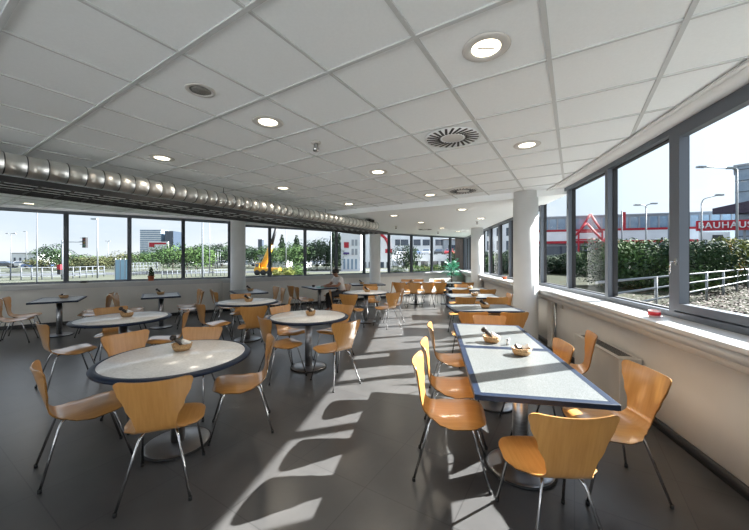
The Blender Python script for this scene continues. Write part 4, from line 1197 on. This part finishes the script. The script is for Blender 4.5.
# street furniture ------------------------------------------------------
def street_lamp(px, Y, pyt, label, arms, z=ZG, r=.07, m=None):
    zt = gz(0, pyt, Y); t = thing('street_lamp', label, 'street lamp', (ray(px, Y), Y, z))
    m = m or M_GALV
    mb = MB(); mb.tube([(0, 0, 0), (0, 0, zt - z)], r, 8, r1=r * .6); mb.build('pole', m, t)
    for dx, dz in arms:
        mb = MB(); e = Vector((dx * Y / FPX, 0, zt - z + dz * Y / FPX)); mb.tube(smoothpath([(0, 0, zt - z - .2), (e.x * .15, 0, zt - z + (e.z - zt + z) * .5), tuple(e)], 4), r * .5, 6); am = mb.build('arm', m, t)
        mb = MB(); mb.box((e.x, 0, e.z), (.55, .2, .12)); mb.build('lamp_head', M_GREYW, am)
    return t
street_lamp(646, 30, 206.5, 'double-armed street lamp behind the shrubs', ((-9, 1.5), (8, 3)), .30, .08)
street_lamp(701.5, 25, 203, 'single-armed street lamp with raised arm in the opening pane', ((18, 8),), .30, .07)
street_lamp(737, 22, 170, 'tall street lamp with a long level arm beside the glass building', ((-6, 2), (-36, 3)), .30, .08)
street_lamp(37, 19, 208, 'thin white mast nearest the first pane', (), ZG, .04, M_WPOST)
street_lamp(11, 60, 233.5, 'T-shaped lamp post far left over the road', ((-3.5, 0), (3.5, 0)))
street_lamp(26.5, 70, 231.5, 'distant slim lamp post beside the T-shaped one', ((-1.5, 0),), r=.1)
street_lamp(97.5, 30, 219.5, 'curved lamp post past the traffic light', ((-3, .5),))
street_lamp(202.5, 17, 212, 'thick white mast before the dark trees', (), ZG, .055, M_WPOST)
street_lamp(209.5, 40, 222, 'slim grey pole beside the white mast', (), ZG, .06)
street_lamp(215.5, 60, 250, 'small lamp post, first of three by the parked cars', ((1, 0),), r=.1)
street_lamp(217.8, 62, 250, 'small lamp post, middle of three by the parked cars', ((1, 0),), r=.1)
street_lamp(220.3, 64, 251, 'small lamp post, last of three by the parked cars', ((1, 0),), r=.1)
street_lamp(108, 90, 241, 'faint far lamp post over the olive bushes', ((-1.5, 0), (1.5, 0)), r=.1)
street_lamp(286, 40, 226, 'slim pole rising between the conifers', (), ZG, .05)
street_lamp(331, 24, 228, 'pale slim pole beside the dark conifer', (), ZG, .06, M_GALV)
for px, Y, y0, m, lab in ((622, 34, 211, M_REDP, 'narrow red banner pole by the second mullion'), (668.5, 32, 214, M_WPOST, 'white banner pole beside the sash')):
    t = thing('banner_pole', lab, 'banner', (ray(px, Y), Y, .30)); mb = MB(); mb.tube([(0, 0, 0), (0, 0, gz(0, y0, Y) - .30)], .06, 8); mb.build('pole', M_WPOST, t)
    mb = MB(); mb.box((.22, 0, gz(0, y0 + 10, Y) - .30), (.35, .03, 18 * Y / FPX)); mb.build('banner', m, t)
# traffic light
Y = 28; x0 = ray(62.3, Y)
t = thing('traffic_light', 'traffic light on a white post with its head on a long arm', 'traffic light', (x0, Y, ZG))
mb = MB(); mb.tube([(0, 0, 0), (0, 0, gz(0, 240, Y) - ZG)], .07, 8); mb.build('post', M_WPOST, t)
mb = MB(); xa = ray(85, Y) - x0; za = gz(0, 242, Y) - ZG; mb.tube([(0, 0, za), (xa, 0, za)], .035, 6); mb.build('arm', M_GALV, t)
mb = MB(); mb.box((xa + .05, -.05, za - .05), (.3, .22, .9)); hd_ = mb.build('signal_head', M_BLACK, t)
for k, cl in enumerate(((.5, .02, .02), (.5, .3, .02), (.02, .35, .2))):
    mb = MB(); mb.lathe([(0, -.02), (.09, -.02), (.09, 0)], (xa + .05, -.17, za + .22 - .28 * k), 12, rot=Matrix.Rotation(PI / 2, 3, 'X')); mb.build('lens', mat('signal_lens_%d' % k, tuple(c * .3 for c in cl), .3), hd_)
    mb = MB(); mb.box((xa - .0, -.22, za + .33 - .28 * k), (.34, .2, .02)); mb.build('visor', M_BLACK, hd_)
mb = MB(); mb.box((-.12, -.1, gz(0, 272, Y) - ZG), (.28, .2, .42)); ps = mb.build('crossing_signal', M_BLACK, t)
mb = MB(); mb.box((-.12, -.12, gz(0, 267, Y) - ZG), (.3, .2, .4)); mb.build('red_sign', M_REDP, t)
# white guard fence
def fence(pa, pb, z, h, n, label, rails, m, r=.035):
    a, b = Vector((*pa, z)), Vector((*pb, z)); t = thing('guard_fence', label, 'fence', (0, 0, 0))
    for f in rails:
        mb = MB(); mb.tube([a + Vector((0, 0, h * f)), b + Vector((0, 0, h * f))], r, 6); mb.build('rail', m, t)
    for k in range(n + 1):
        p = a.lerp(b, k / n); mb = MB(); mb.tube([p, p + Vector((0, 0, h))], r * 1.3, 6); mb.build('post', m, t)
fence(P(-60, 25), P(62, 28.5), ZG, 1.08, 11, 'white guard fence in front of the road', (.97, .6, .25), M_WPOST)
fence(P(66, 28.6), P(104, 33), ZG, 1.08, 6, 'white guard fence past the traffic light', (.97, .6, .25), M_WPOST)
fence(P(130, 34), P(160, 40), ZG, 1.4, 10, 'pale mesh fence under the billboard', (.97, .75, .5, .25), M_WPOST, .025)
fence(P(162, 30), P(232, 36), ZG, .7, 16, 'low white fence along the car park', (.95, .5), M_WPOST, .03)
# glass shelter
t = thing('glass_shelter', 'pale blue glass shelter beside the cactus window', 'shelter', (ray(116, 25), 25, ZG))
for k in range(3):
    mb = MB(); mb.box((.15 + .38 * k, 0, .92), (.34, .04, 1.65)); mb.build('glass_panel', M_TEAL, t)
for k in range(4):
    mb = MB(); mb.box((-.04 + .38 * k, 0, .92), (.05, .08, 1.85)); mb.build('post', M_GREYW, t)

# cars -------------------------------------------------------------------
CARM = {}
def car(x, y, z, rz, colname, col, label):
    m = mat('car_paint_' + colname, col, .3, spec=.6)
    t = thing('car', label, 'car', (x, y, z), rz, 'parked cars')
    if 'b' not in CARM:
        mb = MB()
        prof = [(-2.1, .35), (-2.12, .7), (-1.9, .88), (-1.3, .93), (-.75, 1.38), (.6, 1.42), (1.35, .98), (1.95, .9), (2.12, .62), (2.1, .35)]
        n = len(prof); vs = []
        for s_ in (-1, 1):
            for a, b in prof: vs.append((a, s_ * (.86 - max(0, b - .9) * .35), b))
        fs = [tuple(range(n)), tuple(reversed(range(n, 2 * n)))] + [(i, n + i, n + (i + 1) % n, (i + 1) % n) for i in range(n)]
        mb.add(vs, fs); CARM['b'] = mb
        g_ = MB()
        for s_ in (-1, 1): g_.add([(-1.15, s_ * .865, .97), (1.15, s_ * .865, .99), (.58, s_ * .71, 1.36), (-.7, s_ * .71, 1.33)], [(0, 1, 2, 3)])
        g_.add([(1.34, -.72, 1.02), (1.34, .72, 1.02), (.7, .64, 1.40), (.7, -.64, 1.40)], [(0, 1, 2, 3)]); g_.add([(-1.32, -.72, .96), (-1.32, .72, .96), (-.83, .64, 1.35), (-.83, -.64, 1.35)], [(0, 1, 2, 3)])
        CARM['g'] = g_
    key = 'b' + colname
    if key not in CARM:
        o = CARM['b'].build('car_body', m, t); CARM[key] = o.data
    else:
        o = bpy.data.objects.new('car_body', CARM[key]); C.objects.link(o); o.parent = t
    if 'gm' not in CARM:
        o = CARM['g'].build('windows', M_DGLASS, t); CARM['gm'] = o.data
    else:
        o = bpy.data.objects.new('windows', CARM['gm']); C.objects.link(o); o.parent = t
    for sx_ in (-1.3, 1.32):
        for sy_ in (-.8, .8):
            if 'w' not in CARM:
                mb = MB(); mb.lathe([(0, -.1), (.3, -.1), (.32, -.07), (.32, .07), (.3, .1), (0, .1)], (0, 0, 0), 16, rot=Matrix.Rotation(PI / 2, 3, 'X')); o = mb.build('wheel', M_TYRE, t); CARM['w'] = o.data
            else:
                o = bpy.data.objects.new('wheel', CARM['w']); C.objects.link(o); o.parent = t
            o.location = (sx_, sy_, .32)
WHT, SIL, BLU, RED, DRK = (.6, .6, .62), (.35, .37, .4), (.06, .1, .2), (.4, .03, .04), (.03, .035, .04)
zdk = 2.5
for f, cn, cc, lab in ((2.5, 'white', WHT, 'white car on the deck, first from the red arch'), (5.4, 'blue', BLU, 'blue car on the deck beside the first white one'), (8.2, 'silver', SIL, 'silver car on the deck behind the slim tree'),
                       (11.0, 'dark', DRK, 'dark car on the deck before the red one'), (13.2, 'red', RED, 'red car on the parking deck'), (16.0, 'white', WHT, 'white car on the deck just after the red one')):
    p = DK[0] + DK[1] * f + Vector((-DK[1].y, DK[1].x, 0)) * 3.2
    car(p.x, p.y, zdk - .0, math.atan2(DK[1].y, DK[1].x) + R(90), cn, cc, lab)
for px, Y, cn, cc, rz_, lab in ((188, 95, 'white', WHT, 0, 'white car under the bright green tree'), (207, 90, 'silver', SIL, .3, 'silver car at the foot of the slim pole'), (219, 92, 'dark', DRK, .2, 'dark car by the three small lamps'), (227, 86, 'white', WHT, .4, 'white car beside the wall column'), (248, 84, 'white', WHT, .2, 'white car just past the wall column'),
                               (312, 80, 'silver', SIL, 0, 'silver car under the tall dark trees'), (322, 82, 'white', WHT, 0, 'white car under the tallest tree'), (3, 66, 'dark', DRK, .4, 'dark car at the outer edge of the first pane'), (38, 62, 'blue', BLU, .4, 'blue car driving behind the thin white mast'), (22, 72, 'white', WHT, .4, 'white car before the long hall')):
    car(ray(px, Y), Y, ZG + .0, rz_, cn, cc, lab)
for px, Y, cn, cc, rz_, lab in ((552, 38, 'silver', SIL, .1, 'silver car beyond the low dark shrubs'), (563, 40, 'dark', DRK, .1, 'dark car outside the first pane past the column'), (594, 36, 'white', WHT, .1, 'white car under the red gables'), (722, 34, 'white', WHT, 0, 'white van-like car under the canopy')):
    car(ray(px, Y), Y, .32, rz_, cn, cc, lab)

# yellow crane
Y = 36; x0 = ray(268, Y)
t = thing('mobile_crane', 'yellow mobile crane with a raised boom behind the mullion', 'crane', (x0, Y, ZG))
k_ = Y / FPX
mb = MB(); mb.box((0, 0, .62), (24 * k_, 1.2, .35)); mb.build('chassis', M_YEL, t)
mb = MB(); mb.box((-9 * k_, 0, 1.05), (4 * k_, 1.1, .6)); cb = mb.build('cab', M_YEL, t)
mb = MB(); mb.box((-9 * k_, -.56, 1.12), (3 * k_, .04, .34)); mb.build('cab_window', M_DGLASS, cb)
mb = MB(); mb.tube([(-5 * k_, 0, .9), (3.5 * k_, 0, 3.4)], .36, 8, r1=.26); bo = mb.build('boom', M_YEL, t)
mb = MB(); mb.tube([(3.3 * k_, 0, 3.35), (8.5 * k_, 0, 5.4)], .2, 8, r1=.16); mb.build('boom_extension', M_BLACK, bo)
for k in range(4):
    mb = MB(); mb.lathe([(0, -.15), (.3, -.15), (.3, .15), (0, .15)], ((-9 + 6 * k) * k_, -.5, .3), 14, rot=Matrix.Rotation(PI / 2, 3, 'X')); mb.build('wheel', M_TYRE, t)

# ------------------------------------------------------------------ light, sky, camera
sd = bpy.data.lights.new('sun', 'SUN'); sd.energy = 17.0; sd.angle = R(.55); sd.color = (1, .97, .92)
so = bpy.data.objects.new('sun', sd); C.objects.link(so)
so.rotation_euler = Vector((-1.40, -.46, -1)).to_track_quat('-Z', 'Y').to_euler()

w = bpy.data.worlds.new('sky'); bpy.context.scene.world = w; w.use_nodes = True
N = w.node_tree.nodes; L_ = w.node_tree.links
bg = N['Background']; tc = N.new('ShaderNodeTexCoord'); sp = N.new('ShaderNodeSeparateXYZ')
L_.new(tc.outputs['Generated'], sp.inputs[0])
rp = N.new('ShaderNodeValToRGB'); rp.color_ramp.elements[0].position = 0.0; rp.color_ramp.elements[0].color = (.41, .45, .49, 1)
rp.color_ramp.elements[1].position = .9; rp.color_ramp.elements[1].color = (.75, .95, 1.25, 1)
e = rp.color_ramp.elements.new(.3); e.color = (.36, .43, .51, 1)
L_.new(sp.outputs['Z'], rp.inputs[0])
nz = N.new('ShaderNodeTexNoise'); nz.inputs['Scale'].default_value = 2.4; nz.inputs['Detail'].default_value = 7
mp = N.new('ShaderNodeMapping'); mp.inputs['Scale'].default_value = (1, 1, 3.2); L_.new(tc.outputs['Generated'], mp.inputs[0]); L_.new(mp.outputs[0], nz.inputs['Vector'])
cr = N.new('ShaderNodeValToRGB'); cr.color_ramp.elements[0].position = .42; cr.color_ramp.elements[0].color = (0, 0, 0, 1); cr.color_ramp.elements[1].position = .66; cr.color_ramp.elements[1].color = (1, 1, 1, 1)
L_.new(nz.outputs['Fac'], cr.inputs[0])
mx = N.new('ShaderNodeMix'); mx.data_type = 'RGBA'
L_.new(cr.outputs[0], mx.inputs[0])
ca = [s for s in mx.inputs if s.name == 'A' and s.type == 'RGBA'][0]; cb = [s for s in mx.inputs if s.name == 'B' and s.type == 'RGBA'][0]
L_.new(rp.outputs[0], ca); cb.default_value = (.50, .51, .53, 1)
# bright haze around the sun
dt = N.new('ShaderNodeVectorMath'); dt.operation = 'DOT_PRODUCT'; dt.inputs[1].default_value = tuple(Vector((1.40, .46, 1)).normalized())
nv = N.new('ShaderNodeVectorMath'); nv.operation = 'NORMALIZE'; L_.new(tc.outputs['Generated'], nv.inputs[0]); L_.new(nv.outputs[0], dt.inputs[0])
hz = N.new('ShaderNodeMapRange'); hz.inputs['From Min'].default_value = .7; hz.inputs['From Max'].default_value = 1.0; hz.inputs['To Min'].default_value = 1.0; hz.inputs['To Max'].default_value = 1.7
L_.new(dt.outputs['Value'], hz.inputs['Value']); L_.new(hz.outputs[0], bg.inputs[1])
L_.new([s for s in mx.outputs if s.type == 'RGBA'][0], bg.inputs[0])

cam = bpy.data.cameras.new('camera'); co = bpy.data.objects.new('camera', cam); C.objects.link(co)
co.location = (0, 0, H); co.rotation_euler = (PI / 2, 0, 0)
cam.sensor_width = 36; cam.lens = FPX / 749 * 36; cam.shift_y = -(265 - CY) / 749; cam.clip_start = .05; cam.clip_end = 1000
sc_ = bpy.context.scene; sc_.camera = co
vs_ = sc_.view_settings; vs_.view_transform = 'Standard'; vs_.look = 'None'; vs_.gamma = 1; vs_.use_curve_mapping = False; vs_.exposure = 1.1
